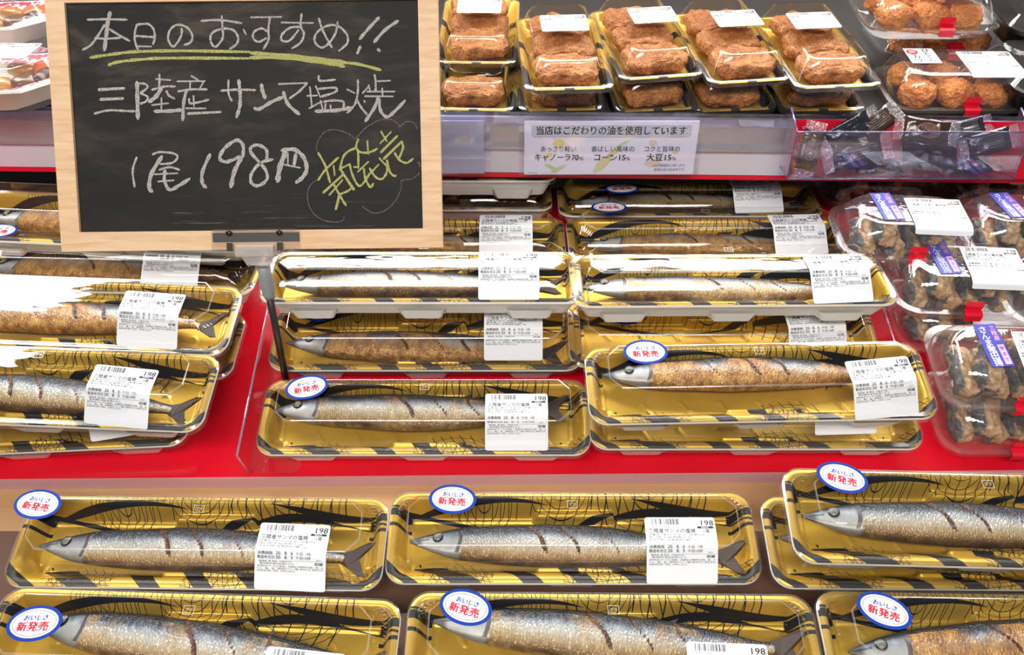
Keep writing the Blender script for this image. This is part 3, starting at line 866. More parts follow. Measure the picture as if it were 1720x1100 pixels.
obj('slate_panel', MB().box((-hw + FWD - .002, FWD - .002, -.0085), (hw - FWD + .002, BH - FWD + .002, -.0035)).mesh('slate_panel', [M_slate]), t)
def smooth_line(pts, n=6):
    if len(pts) < 3: return pts
    out = []
    for i in range(len(pts) - 1):
        p0, p1, p2, p3 = pts[max(i - 1, 0)], pts[i], pts[i + 1], pts[min(i + 2, len(pts) - 1)]
        for k in range(n):
            s = k / n
            out.append(tuple(.5 * (2 * p1[j] + (p2[j] - p0[j]) * s + (2 * p0[j] - 5 * p1[j] + 4 * p2[j] - p3[j]) * s * s + (3 * p1[j] - p0[j] - 3 * p2[j] + p3[j]) * s ** 3) for j in (0, 1)))
    out.append(pts[-1]); return out
_lift = [0]
def strokes(name, mat, lines, width):
    mb = MB(); rnd = random.Random(3)
    for ln in lines:
        wd = width
        if isinstance(ln[0], (int, float)): wd = ln[0]; ln = ln[1:]
        pts = smooth_line([bl(*p) for p in ln])
        _lift[0] += 1
        z = -.0034 + .00002 * (_lift[0] % 25)
        n = len(pts); L = []; Rr = []
        for i, p in enumerate(pts):
            a, b = pts[max(i - 1, 0)], pts[min(i + 1, n - 1)]
            dx, dy = b[0] - a[0], b[1] - a[1]; l = math.hypot(dx, dy) or 1
            w_ = wd * .5 * (1 + .16 * math.sin(i * 1.3 + len(pts))) * (.72 if i in (0, n - 1) else 1) * .00049
            L.append((p[0] - dy / l * w_, p[1] + dx / l * w_, z)); Rr.append((p[0] + dy / l * w_, p[1] - dx / l * w_, z))
        mb.loft([L, Rr], 0, False, closed=False)
        for e in (0, n - 1):
            r = wd * .36 * .00049
            mb.add([(pts[e][0] + r * math.cos(k * .785), pts[e][1] + r * math.sin(k * .785), z + .00001) for k in range(8)], [list(range(8))])
    return obj(name, mb.mesh(name, [mat]), t)
def crop(ox, oy, k, *lines):
    "strokes measured on an enlarged view: origin and scale back to photograph pixels"
    out = []
    for ln in lines:
        pre = []
        if isinstance(ln[0], (int, float)): pre = [ln[0]]; ln = ln[1:]
        out.append(pre + [(ox + x / k, oy + y / k) for x, y in ln])
    return out
A_ = lambda *l: crop(120, 10, 5.5, *l)
B_ = lambda *l: crop(400, 10, 5.5, *l)
C_ = lambda *l: crop(200, 230, 5.212, *l)
D_ = lambda *l: crop(500, 180, 5.0, *l)
W1 = A_([(130, 118), (300, 114), (495, 118)], [6.5, (340, 50), (318, 150), (305, 260), (288, 400)], [(290, 165), (225, 270), (160, 355), (85, 398)], [(290, 175), (380, 235), (520, 315)], [(200, 288), (300, 295), (440, 285)],
        [(590, 165), (572, 230), (570, 310), (600, 398)], [(585, 165), (690, 158), (745, 210), (755, 290), (738, 345)], [(570, 268), (660, 275), (760, 280)], [(605, 365), (720, 368)],
        [(1005, 200), (1000, 270), (930, 368), (880, 300), (900, 210), (970, 165), (1060, 195), (1105, 270), (1085, 330), (1030, 352)],
        [(1185, 130), (1360, 122), (1560, 150)], [(1378, 85), (1385, 200), (1385, 290), (1320, 370), (1275, 320), (1290, 240), (1400, 200), (1490, 220), (1530, 290), (1510, 350), (1450, 390)], [(1580, 210), (1602, 255)],
        [6.5, (240, 768), (470, 755)], [6.5, (255, 858), (460, 850)], [(195, 990), (330, 960), (480, 965), (575, 968)],
        [7, (592, 700), (595, 850), (600, 1035)], [(580, 720), (650, 710), (690, 745), (620, 800)], [(620, 800), (690, 835), (670, 880), (610, 900)],
        [(768, 670), (900, 680)], [(800, 625), (800, 700), (795, 745)], [(730, 770), (840, 740), (945, 738)], [7, (820, 750), (770, 830), (705, 880)], [(865, 780), (890, 825), (940, 850)], [(730, 910), (880, 893)], [(818, 845), (815, 950)], [6, (755, 968), (900, 965), (1000, 955)],
        [(1095, 640), (1160, 680)], [(965, 690), (1220, 688)], [(1085, 700), (1080, 770)], [(1210, 690), (1165, 770)], [(970, 785), (1090, 765), (1240, 765)], [5.5, (1050, 770), (1025, 880), (1015, 1050)], [(1075, 850), (1085, 895), (1180, 880), (1255, 860)], [(1115, 825), (1120, 920)], [(1045, 940), (1230, 942)], [5.5, (1065, 990), (1365, 975)],
        [(1370, 778), (1500, 768), (1640, 770), (1690, 772)], [(1440, 680), (1440, 800), (1470, 872)], [6, (1535, 680), (1548, 800), (1545, 920), (1515, 1020)])
W2 = B_([(108, 97), (390, 93)], [(285, 95), (270, 210), (272, 300), (225, 392)], [(262, 230), (210, 200), (140, 230), (130, 290), (180, 325), (250, 290)],
        [(392, 145), (685, 150)], [(578, 65), (570, 180), (600, 250), (570, 330), (490, 385)], [(560, 185), (470, 195), (395, 260), (400, 315), (470, 310), (550, 215)],
        [(738, 108), (780, 230), (860, 378)], [(912, 140), (895, 240), (830, 340), (760, 378), (700, 320), (720, 240), (820, 175), (920, 180), (1000, 260), (1000, 340), (925, 408)],
        [5.5, (1295, 100), (1210, 190), (1118, 298)], [6.5, (1120, 370), (1095, 428)], [5.5, (1470, 130), (1350, 215), (1252, 325)], [7, (1288, 395), (1298, 405)],
        [6.5, (205, 720), (215, 780), (240, 845)], [6, (140, 940), (190, 945), (300, 880), (405, 835)],
        [(365, 715), (630, 705)], [(630, 705), (560, 780), (465, 850)], [6, (410, 790), (450, 900), (555, 995)],
        [(655, 745), (672, 915)], [(630, 825), (720, 822)], [(650, 940), (760, 880)], [(738, 640), (750, 685), (890, 675)], [(710, 735), (750, 835)], [(735, 760), (890, 750), (890, 790), (750, 835)], [(755, 870), (775, 955)], [(780, 880), (870, 868), (965, 880), (965, 935)], [(845, 910), (850, 950)], [(800, 900), (795, 950)], [6, (710, 968), (900, 960), (1035, 935)],
        [(1000, 765), (1070, 800)], [(1100, 680), (1100, 780), (1075, 900), (1000, 985)], [(1090, 860), (1130, 930), (1185, 1000)],
        [(1255, 630), (1265, 690), (1265, 790)], [(1285, 690), (1400, 685)], [(1145, 800), (1200, 740)], [(1200, 725), (1215, 790)], [(1185, 785), (1440, 785)], [(1325, 755), (1330, 830)], [(1165, 828), (1425, 830)], [5.5, (1290, 840), (1250, 940), (1170, 1060)], [(1160, 870), (1165, 885)], [5.5, (1295, 850), (1310, 960), (1370, 1020), (1450, 960), (1535, 870)])
W3 = C_([(140, 175), (105, 290), (122, 435)], [(280, 150), (340, 130), (460, 140), (500, 175), (450, 225), (350, 235)], [7, (360, 170), (270, 320), (250, 440), (275, 475)], [(340, 285), (430, 262), (515, 285)], [(300, 325), (500, 315)], [(330, 388), (465, 378)], [6, (390, 290), (385, 380), (430, 460), (510, 425), (605, 365)],
        [6, (785, 150), (720, 300), (718, 400), (750, 440)], [6, (1075, 170), (1075, 70), (1020, 25), (920, 90), (870, 180), (930, 215), (1050, 170)], [7.5, (1060, 180), (1000, 300), (970, 435)],
        [5.5, (1335, 195), (1230, 225), (1150, 320), (1150, 400), (1210, 425), (1285, 370), (1270, 280), (1150, 140), (1150, 85), (1210, 68), (1280, 110), (1285, 190)],
        [9, (1450, 130), (1400, 260), (1380, 385)], [7, (1420, 115), (1530, 108), (1610, 180), (1635, 280), (1600, 350), (1545, 395)], [8, (1540, 150), (1525, 240)], [(1470, 140), (1470, 235)], [(1440, 240), (1575, 268)])
strokes('chalk_writing', M_chalk, W1 + W2 + W3, 3.8)['label'] = 'white chalk handwriting'
Y1 = A_([5, (160, 470), (400, 435), (600, 415), (1000, 408), (1640, 418)], [5, (330, 540), (400, 515), (600, 490), (900, 475), (1640, 478)]) + \
     B_([6, (100, 425), (500, 455), (800, 490), (980, 512)], [6, (100, 470), (400, 470), (700, 505), (900, 535), (970, 552)], [5, (930, 515), (1100, 530), (1310, 585)], [4, (400, 470), (700, 485), (960, 530)])
Y2 = D_([(165, 380), (225, 490), (265, 630)], [(165, 610), (230, 520), (335, 420)], [(295, 490), (305, 570)], [5.5, (210, 715), (380, 560)], [(260, 735), (370, 610)], [(300, 650), (345, 735), (400, 825)], [6, (345, 735), (315, 855)], [(350, 730), (410, 705), (440, 685)],
        [6, (465, 690), (350, 515)], [(350, 515), (385, 400), (470, 345), (500, 370), (505, 510)], [(345, 520), (430, 475)], [(430, 475), (460, 580), (520, 660), (610, 540)],
        [(505, 265), (485, 330), (520, 375), (600, 375), (665, 345)], [(580, 280), (588, 390)], [(465, 500), (505, 500)], [(500, 540), (590, 455)], [(550, 510), (565, 600), (605, 670), (630, 640)], [(600, 510), (650, 585), (705, 600), (745, 540), (745, 440)], [(600, 560), (675, 480)],
        [(695, 200), (745, 285)], [(690, 300), (780, 205)], [5.5, (695, 375), (830, 240)], [5.5, (720, 430), (870, 285)], [(870, 285), (880, 340), (845, 430)], [(810, 380), (850, 440), (910, 465), (965, 430)], [(680, 425), (745, 495)], [(745, 440), (770, 540), (805, 575), (820, 570)])
strokes('chalk_underline', M_chalk_y, Y1, 4.0)['label'] = 'double yellow chalk underline'
strokes('slanted_chalk_writing', M_chalk_y, Y2, 3.8)['label'] = 'slanted yellow chalk characters'
PK = D_([(150, 370), (160, 290), (220, 205), (310, 185), (420, 220), (480, 265)], [(480, 265), (560, 175), (680, 105), (780, 100), (840, 140), (855, 175)], [(855, 160), (910, 118), (975, 130), (1000, 185)], [(155, 610), (95, 660), (75, 760), (110, 870), (200, 945), (310, 965), (375, 950), (383, 920)],
        [(1020, 550), (960, 600), (870, 615), (865, 680), (820, 780), (740, 860), (640, 890), (560, 850), (540, 830)], [3, (1012, 460), (1022, 495)])
strokes('pink_chalk_outline', M_chalk_p, PK, 1.5)['label'] = 'thin pink chalk cloud outline'

RODX, RODY = -.2225, .6535
base = ramp(.081, .0020)
zc = HC - .397
t = thing('sign_stand', 'dark metal rod stand with a clear clip gripping the chalkboard', 'stand', Matrix.Translation((RODX, RODY + .004, base.z)))
obj('rod', MB().tube([(0, 0, .0008), (0, 0, zc - base.z - .028)], .0034, 14).mesh('rod', [M_steel]), t)
obj('base_plate', MB().box((-.012, -.006, -.001), (.012, .006, .0012)).mesh('base_plate', [M_steel]), t, Matrix.Rotation(RAMP, 4, 'X') @ Matrix.Translation((0, 0, .0005)))
obj('joint_sleeve', MB().tube([(0, 0, zc - base.z - .047), (0, 0, zc - base.z - .043), (0, 0, zc - base.z - .030), (0, 0, zc - base.z - .022), (0, 0, zc - base.z - .012)], [.0046, .0056, .0068, .0058, .0060], 18).mesh('joint_sleeve', [M_sleeve]), t)
# the clip, in board axes
CM = t.matrix_world.inverted() @ BM if False else Matrix.Translation((RODX, RODY + .004, base.z)).inverted() @ BM
cx0, _ = bl(356, 400); cx1, _ = bl(505, 400); mx = (cx0 + cx1) / 2; cw = (cx1 - cx0) / 2
M_clip = clear('clear_clip_plastic', tint=(.97, .96, .95, 1), base=.07, rough=.10, milk=.03, milkc='#d9d2cd')
M_clip2 = clear('milky_clip_plastic', tint=(.95, .94, .93, 1), base=.12, rough=.25, milk=.42, milkc='#dcd6d2')
c = MB().box((mx - cw, -.0015, .0012), (mx + cw, .0165, .0024), bev=.0005).box((mx - cw + .002, .0158, .0012), (mx + cw - .004, .0178, .0030), bev=.0006).box((mx - cw, -.0015, -.0135), (mx + cw, .0165, -.0120), bev=.0005)
jaw = obj('clip_jaw', c.mesh('clip_jaw', [M_clip]), t, CM); jaw['label'] = 'clear plastic clip jaw'
obj('dark_refraction_strip', MB().box((mx - cw + .001, .0068, .0002), (mx + cw - .001, .0148, .0011)).mesh('dark_refraction_strip', [plain('refraction_black', '#121315', .4)]), jaw)['label'] = 'black strip for the dark refraction in the clip'  # added black strip stands in for dark refraction inside the clear plastic
c = MB().box((mx - .018, -.0065, -.0125), (mx + .016, .0045, .0060), bev=.002)
c.loft([[(mx + p[0], p[1] - .0015, p[2]) for p in ((-.012, -.005, -.012), (.012, -.005, -.012), (.012, -.005, .005), (-.012, -.005, .005))],
        [(mx + p[0], p[1] - .0015, p[2]) for p in ((-.0085, -.0125, -.010), (.0085, -.0125, -.010), (.0085, -.0125, .002), (-.0085, -.0125, .002))]], 0, False, True, True)
obj('clip_body', c.mesh('clip_body', [M_clip2]), t, CM)
for sx in (-.023, .021):
    obj('screw', MB().tube([(mx + sx, .0145, .0022), (mx + sx, .0145, .0034)], .0026, 16).mesh('screw', [M_screw]), jaw)
    obj('spring_clip', MB().box((mx + sx - .0024, -.0010, .0025), (mx + sx + .0026, .0060, .0032)).mesh('spring_clip', [M_screw]), jaw)

# ------------------------------------------------------------------ acrylic dividers on the red shelf
def divider(x, s0, s1, hgt, foot, label):
    o0 = ramp(s0, .0006, x)
    M = frame(o0, 18)
    t = thing('acrylic_divider', label, 'divider', M)
    L = s1 - s0
    mb = MB()
    pts = [(-.0, 0), (-.004, hgt), (L, hgt), (L, 0)]
    mb.loft([[(-.0009, y, z) for y, z in pts], [(.0009, y, z) for y, z in pts]], 0, False, True, True)
    obj('upright_panel', mb.mesh('upright_panel', [M_acryl]), t)
    mb = MB()
    e = [(-.0012, pts[0][0] - .001, 0), (.0012, pts[0][0] - .001, 0), (.0012, pts[1][0] - .001, hgt), (-.0012, pts[1][0] - .001, hgt)]
    mb.tube([(0, 0, 0), (0, -.004, hgt), (0, L, hgt)], .0011, 6)
    obj('polished_edge', mb.mesh('polished_edge', [M_acryl_edge]), t)
    if not foot: return
    ft = [(p[0] + foot / 2, p[1] + .10, p[2]) for p in rrect(abs(foot), .20, .008, 0, 6)]
    mb = MB().loft([ft, [(p[0], p[1], .0012) for p in ft]], 0, False, True, True)
    obj('foot_flange', mb.mesh('foot_flange', [M_acryl]), t)
divider(-.2475, -.006, .24, .042, .048, 'clear acrylic divider between the left and middle saury columns')
divider(.3800, .095, .235, .036, 0, 'clear acrylic divider between the saury packs and the fried fish boxes')
#%%UPPER
# ------------------------------------------------------------------ fried food in gold trays on the upper shelf
GW, GD, GZ, GR_, GL = .0935, .172, .012, .012, .024
def fry_tray_mesh():
    mb = MB(); rings = []
    for i, z in ((0, GZ), (.0012, GZ + .0006), (.005, GZ + .0002), (.0085, .0050), (.012, .0025), (.02, .0022)):
        rings.append(rrect(GW - 2 * i, GD - 2 * i, max(.004, GR_ - i * .5), z, 8))
    mb.loft(rings, 0, True, False, True)
    return mb.mesh('gold_tray', [M_fgold])
def fry_base_mesh():
    rings = [rrect(GW - 2 * i, GD - 2 * i, max(.004, GR_ - i * .5), z, 8) for i, z in ((0, GZ - .0004), (.0055, GZ - .0016), (.009, .0035), (.014, 0))]
    return MB().loft(rings, 0, True, False, True).mesh('black_base', [M_black_tray])
def fry_lid_mesh():
    mb = MB()
    rim = [rrect(GW + .002 - 2 * i, GD + .002 - 2 * i, GR_, z, 12) for i, z in ((0, GZ - .004), (0, GZ + .001), (.0014, GZ + .002), (.006, GZ + .0016))]
    mb.loft(rim, 1, True)
    body = []
    for i, z, fl in ((.007, GZ + .0016, 0), (.009, GZ + .008, .0009), (.012, GZ + .016, .0012), (.0155, GZ + GL - .001, 0), (.0165, GZ + GL, 0), (.019, GZ + GL + .0003, 0)):
        r = rrect(GW + .002 - 2 * i, GD + .002 - 2 * i, .013, z, 12)
        if fl: r = [(p[0] * (1 - fl * 12 * (k % 2)), p[1] * (1 - fl * 7 * (k % 2)), p[2]) for k, p in enumerate(r)]
        body.append(r)
    mb.loft(body, 0, True, False, True)
    return mb.mesh('lid', [M_lid, M_rim], 40)
FTRAY, FBASE, FLID = fry_tray_mesh(), fry_base_mesh(), fry_lid_mesh()
_fz = GZ + GL + .0012
FLBL = product_label('price_label', .052, .040, poly_prof([(.020, _fz), (-.020, _fz), (-.040, _fz)]), '398', '国産とんかつ', '1枚')
def blob_mesh(name, sx, sy, sz, seed, mat, amp=.0022, freq=55, sub=5, power=.62, fine=.0007, bend=0.0):
    bm = bmesh.new(); bmesh.ops.create_icosphere(bm, subdivisions=sub, radius=1)
    for v in bm.verts:
        d = v.co.normalized()
        p = Vector([math.copysign(abs(c) ** power, c) for c in d])
        q = Vector((p.x * sx, p.y * sy, p.z * sz))
        k = Vector((seed * 7.3, seed * 3.1, 0))
        off = amp * noise.noise(q * freq + k) + fine * (noise.noise(q * 330 + k) + .7 * abs(noise.noise(q * 620 + k)) + noise.noise(q * 170 + k)) + amp * .5 * noise.noise(q * freq * 2.3 + k)
        q += d * off
        q.z += bend * (q.x / sx) ** 2
        v.co = q
    bm.verts.index_update()
    mb = MB().add([v.co.copy() for v in bm.verts], [[v.index for v in f.verts] for f in bm.faces], 0, True)
    bm.free()
    return mb.mesh(name, [mat])
CUT = [blob_mesh('pork_cutlet', .0335, .0222, .0085, s, M_crumb, .0042, 48, 5, .52, .0014) for s in (1, 2, 3)]
def fry_pack(px, py, h, label, yaw=0.0, incl=8, food='cutlet', n=3, seed=0, priced=True, lblx=0.0, lbly=0.0, W=None):
    P = at(px, py, h); Rm = Matrix.Rotation(R(incl), 4, 'X') @ Matrix.Rotation(R(yaw), 4, 'Z')
    M = Matrix.Translation(P - (Rm @ Vector((0, -GD / 2, GZ)))) @ Rm
    t = thing('fried_cutlet_pack', label, 'food pack', M, 'gold trays of fried cutlets')
    obj('gold_tray', FTRAY, t); obj('black_base', FBASE, t); ld = obj('lid', FLID, t); ld['label'] = 'clear plastic lid'
    if priced: obj('price_label', FLBL, ld, Matrix.Translation((lblx, lbly, 0)))
    rnd = random.Random(seed); where = ('front', 'middle', 'rear')
    for k in range(n):
        y = -GD / 2 + .036 + k * .048
        o = obj('fried_cutlet', CUT[(k + seed) % 3], None, M @ Matrix.Translation((rnd.uniform(-.003, .003), y, .0165)) @ Matrix.Rotation(R(rnd.uniform(-7, 7)), 4, 'Z') @ Matrix.Rotation(R(5), 4, 'X'))
        tag(o, '%s breaded cutlet in the %s' % (where[k], label), 'cutlet', 'breaded cutlets')
HL0 = .3628
fry_pack(795, 186, HL0, 'lower gold tray just right of the chalkboard', -2, seed=1, priced=False, n=1)
fry_pack(944, 186, HL0, 'lower gold tray second from the chalkboard', 2, seed=2, priced=False, n=1)
fry_pack(1106, 186, HL0, 'lower gold tray above the middle of the white notice', 5, seed=3, priced=False, n=1)
fry_pack(1236, 186, HL0, 'lower gold tray fourth from the chalkboard', 4, seed=4, priced=False, n=1)
fry_pack(1384, 186, HL0, 'lower gold tray next to the sauce bin', 2, seed=5, priced=False, n=1)
HL1 = .329
fry_pack(800, 107, .331, 'upper gold tray against the chalkboard frame', -1, seed=6, lblx=.0, lbly=.010)
fry_pack(957, 151, HL1, 'upper gold tray second from the chalkboard', 3, seed=7, lblx=.003, lbly=.018)
fry_pack(1114, 131, HL1, 'upper gold tray in the middle of the row, turned left', 8, seed=8, lblx=.012, lbly=.014)
fry_pack(1264, 138, HL1, 'upper gold tray fourth from the chalkboard', 7, seed=9, lblx=.010, lbly=.014)
fry_pack(1411, 147, HL1, 'upper gold tray at the right end of the row', 5, seed=10, lblx=.002, lbly=.020)

# ------------------------------------------------------------------ clear hinged boxes
def box_meshes(W, D, zr, H, r):
    mb = MB()
    for rings in ([(.010, 0), (.0075, .003), (.004, zr - .001), (0, zr)],):
        mb.loft([rrect(W - 2 * i, D - 2 * i, max(.006, r - i * .3), z, 14) for i, z in rings][::-1], 0, True, False, True)
    mb.loft([rrect(W + .002, D + .002, r, zr - .003, 14), rrect(W + .002, D + .002, r, zr + .001, 14), rrect(W - .010, D - .010, r - .003, zr + .0012, 14)], 1, True)
    bottom = mb.mesh('bottom_shell', [M_box, M_rim], 50)
    mb = MB(); body = []
    for i, z, fl in ((.005, zr + .0014, 0), (.0062, zr + .006, .0010), (.008, zr + .014, .0013), (.0115, H - .009, .0013), (.0165, H - .0018, .0006), (.021, H, 0), (.027, H + .0002, 0)):
        rg = rrect(W - 2 * i, D - 2 * i, max(.008, r - i * .15), z, 20)
        if fl: rg = [(p[0] * (1 - fl * 9 * (k % 2)), p[1] * (1 - fl * 11 * (k % 2)), p[2]) for k, p in enumerate(rg)]
        body.append(rg)
    mb.loft(body, 0, True, False, True)
    lid = mb.mesh('lid', [M_box], 40)
    pr = [(-D / 2 - .0022, zr - .0065), (-D / 2 - .0024, zr + .0012), (-D / 2 + .0005, zr + .0026), (-D / 2 + .0050, zr + .0030), (-D / 2 + .0040, zr + .0075), (-D / 2 + .0056, zr + .0130)]
    tape = MB().loft([[(-.0085, y - .0004, z + .0004), (.0085, y - .0004, z + .0004)] for y, z in pr], 0, False, closed=False).mesh('red_tape', [M_redtape])
    return bottom, lid, tape
TBW, TBD, TBZ, TBH = .136, .092, .017, .046
TB, TL, TT = box_meshes(TBW, TBD, TBZ, TBH, .024)
TLBL = product_label('price_label', .056, .056, poly_prof([(.020, TBH + .0012), (-.0235, TBH + .0012), (-.030, TBH - .0010), (-.040, .026), (-.043, .012)]), '238', '三陸産さんまの竜田揚', '')
def blue_label_mesh():
    mb = MB(); f = lambda l: (lambda x, y: (x, y, TBH + .0010 + l))
    w_, h_ = .0105, .0235
    mb.add([f(0)(-w_, -h_), f(0)(w_, -h_), f(0)(w_, h_), f(0)(-w_, h_)], [[0, 1, 2, 3]], 0)
    for k, ch in enumerate('さんま竜田揚'): put_text(mb, ch, -.0035, .0175 - k * .0073, .0082, 1, f(.0002), .02, center=True)
    for k, ch in enumerate('三陸産'): put_text(mb, ch, .0060, .0190 - k * .0058, .0056, 2, f(.0002), .02, center=True)
    bar(mb, .0030, -.0215, .0090, .0, 2, f(.0002))
    for k, ch in enumerate('骨まで'): put_text(mb, ch, .0060, -.0040 - k * .0062, .0050, 0, f(.0004), 0, center=True)
    return mb.mesh('blue_label', [plain('violet_blue_print', '#3436a8', .4), M_paper, plain('pink_print', '#e7a9c4', .5)])
BLUE = blue_label_mesh()
TAT = [blob_mesh('floured_fish_piece', .0265, .0112, .0080, s, M_coat, .0045, 62, 5, .60, .0013, -.004) for s in (11, 12, 13)]
GT = 'clear boxes of floured fried fish'
def fish_box(px, py, h, label, short, yaw=0.0, incl=18, pieces=4, seed=0, blue=True, priced=True, tape=True, lx=.026, bx=-.022):
    P = at(px, py, h); Rm = Matrix.Rotation(R(incl), 4, 'X') @ Matrix.Rotation(R(yaw), 4, 'Z')
    M = Matrix.Translation(P - (Rm @ Vector((0, -TBD / 2, TBZ)))) @ Rm
    t = thing('fried_fish_box', label, 'food box', M, GT)
    obj('bottom_shell', TB, t); ld = obj('lid', TL, t)
    if tape: obj('tape_seal', TT, t, Matrix.Translation((.004, 0, 0)))['label'] = 'red tape seal'
    if blue: obj('blue_label', BLUE, ld, Matrix.Translation((bx, .004, 0)) @ Matrix.Rotation(R(6), 4, 'Z'))
    if priced: obj('price_label', TLBL, ld, Matrix.Translation((lx, 0, 0)))
    spots = [(-.038, .000, 84, .0150), (-.0125, -.002, 95, .0145), (.0125, .001, 82, .0150), (.038, -.001, 96, .0145), (-.020, -.004, 74, .0315), (.014, -.002, 104, .0315)]
    nm = ('left lower', 'second lower', 'third lower', 'right lower', 'left upper', 'right upper')
    for k in range(6 if pieces else 0):
        x, y, a, z = spots[k]
        o = obj('fried_fish_piece', TAT[(k + seed) % 3], None, M @ Matrix.Translation((x, y, z)) @ Matrix.Rotation(R(a + (seed * 7 % 9) - 4), 4, 'Z') @ Matrix.Rotation(R(14), 4, 'X'))
        tag(o, '%s floured brown fish piece in the %s' % (nm[k], short), 'fried fish', 'floured fish pieces')
fish_box(1706, 763, .586 - .0165, 'bottom fish box at the front right of the red shelf', 'bottom box at the front right', seed=1, blue=False, pieces=3, lx=.03)
fish_box(1712, 688, .522, 'top fish box at the front right of the red shelf', 'top box at the front right', seed=2, yaw=-2)
fish_box(1626, 590, .534, 'bottom fish box of the second stack from the front', 'bottom box of the second stack', seed=3, blue=False, tape=False, pieces=3)
fish_box(1627, 529, .487, 'top fish box of the second stack, its red tape in full view', 'top box of the second stack', seed=4, yaw=-3, incl=12)
fish_box(1550, 487, .509, 'bottom fish box below the glaring one', 'bottom box of the third stack', seed=5, blue=False, priced=False, incl=18, pieces=0)
fish_box(1534, 438, .452, 'fish box with a glaring white label, left of the third row', 'box with the glaring label', seed=6, yaw=-4, incl=7)
fish_box(1482, 341, .4975, 'fish box farthest back at the left, below the sauce bin', 'box below the sauce bin', seed=7, yaw=0, incl=0, tape=False)
fish_box(1690, 347, .4975, 'fish box at the back right, below the right end of the sauce bin', 'box at the back right', seed=8, yaw=-2, incl=0, blue=False, lx=.03)
fish_box(1748, 432, .452, 'fish box cut off by the right edge, third from the front', 'third box on the right edge', seed=9, yaw=-2, incl=4)
fish_box(1820, 545, .490, 'fish box barely entering at the right edge beside the second stack', 'second box on the right edge', seed=10, incl=12)
# bite sized cutlets
KW, KD, KZ, KH = .150, .100, .014, .046
KB, KL, KT = box_meshes(KW, KD, KZ, KH, .022)
KLBL = product_label('price_label', .060, .056, poly_prof([(.022, KH + .0012), (-.0265, KH + .0012), (-.033, KH - .0010), (-.044, .026), (-.047, .012)]), '298', 'ひとくちカツ', '')
def brush_label_mesh():
    mb = MB(); f = lambda l: (lambda x, y: (x, y, KH + .0010 + l))
    bar(mb, -.0175, -.0185, .0175, .0185, 1, f(0)); bar(mb, -.0165, -.0175, .0165, .0175, 0, f(.0002))
    mb.add([f(.0004)(-.0085 + .0062 * math.cos(k * .314), .0085 + .0062 * math.sin(k * .314)) for k in range(20)], [list(range(20))], 2)
    put_text(mb, '豚', -.0085, .0085, .0085, 0, f(.0006), .01, center=True)
    for k, ch in enumerate('ひとくち'): put_text(mb, ch, .0072, .0120 - k * .0080, .0092, 1, f(.0004), .02, center=True)
    for k, ch in enumerate('カツ'): put_text(mb, ch, -.0075, -.0030 - k * .0090, .0105, 1, f(.0004), .02, center=True)
    return mb.mesh('brush_label', [M_paper, M_ink, M_red])
BRUSH = brush_label_mesh()
NUG = [blob_mesh('bite_cutlet', .0178, .0182, .0128, s, M_crumb2, .0022, 60, 5, .72, .0014) for s in (21, 22, 23)]
def nugget_box(px, py, h, label, short, yaw=0.0, incl=8, seed=0, brush=True, rows=2, lx=.036, priced=True):
    P = at(px, py, h); Rm = Matrix.Rotation(R(incl), 4, 'X') @ Matrix.Rotation(R(yaw), 4, 'Z')
    M = Matrix.Translation(P - (Rm @ Vector((0, -KD / 2, KZ)))) @ Rm
    t = thing('bite_cutlet_box', label, 'food box', M, 'clear boxes of bite sized cutlets')
    obj('bottom_shell', KB, t); ld = obj('lid', KL, t); obj('tape_seal', KT, t, Matrix.Translation((.010, 0, 0)))['label'] = 'red tape seal'
    if brush: obj('brush_label', BRUSH, ld, Matrix.Translation((-.034, .012, 0)))['label'] = 'white label with brush lettering'
    if priced: obj('price_label', KLBL, ld, Matrix.Translation((lx, 0, 0)))
    for k in range(3 * rows):
        o = obj('bite_cutlet', NUG[(k + seed) % 3], None, M @ Matrix.Translation((-.041 + (k % 3) * .041, -.020 + (k // 3) * .040, .0190)) @ Matrix.Rotation(R(seed * 40 + k * 65), 4, 'Z'))
        tag(o, '%s %s orange brown bite cutlet in the %s' % (('front', 'back')[k // 3], ('left', 'middle', 'right')[k % 3], short), 'cutlet', 'bite sized cutlets')
nugget_box(1617, 186, .3625, 'front box of bite cutlets with black brush lettering', 'box with brush lettering', seed=1)
nugget_box(1590, 92, .345, 'box of bite cutlets under the topmost one', 'box under the topmost one', seed=2, brush=False, rows=1, incl=4)
nugget_box(1575, 52, .300, 'topmost box of bite cutlets at the upper right', 'topmost box at the upper right', seed=3, brush=False, incl=6, lx=.030)
# black trays at the far right
def bowl_mesh(name, W, D, H, mats, r=.03):
    rings = [rrect(W, D, r, H - .004, 10), rrect(W, D, r, H, 10), rrect(W - .010, D - .010, r, H, 10), rrect(W - .026, D - .026, r * .8, .006, 10), rrect(W - .05, D - .05, r * .6, .004, 10)]
    mb = MB().loft(rings, 0, True, False, True)
    mb.loft([rrect(W, D, r, H - .004, 10), rrect(W - .03, D - .03, r * .7, 0, 10)][::-1], 0, True, True, False)
    return mb.mesh(name, mats, 50)
BT = bowl_mesh('black_bowl', .15, .12, .030, [M_black_tray])
for px, py, h, lb in ((1838, 150, .330, 'black plastic tray at the right edge beside the bite cutlets'), (1822, 45, .295, 'upper black plastic tray in the top right corner')):
    t = thing('black_food_tray', lb, 'food pack', frame(at(px, py, h) + Vector((0, .06, -.03)), 8), 'black trays')
    obj('bowl', BT, t)
    obj('lid', MB().loft([rrect(.15, .12, .03, .031, 10), rrect(.13, .10, .025, .042, 10)], 0, True, False, True).mesh('lid', [M_box], 40), t)

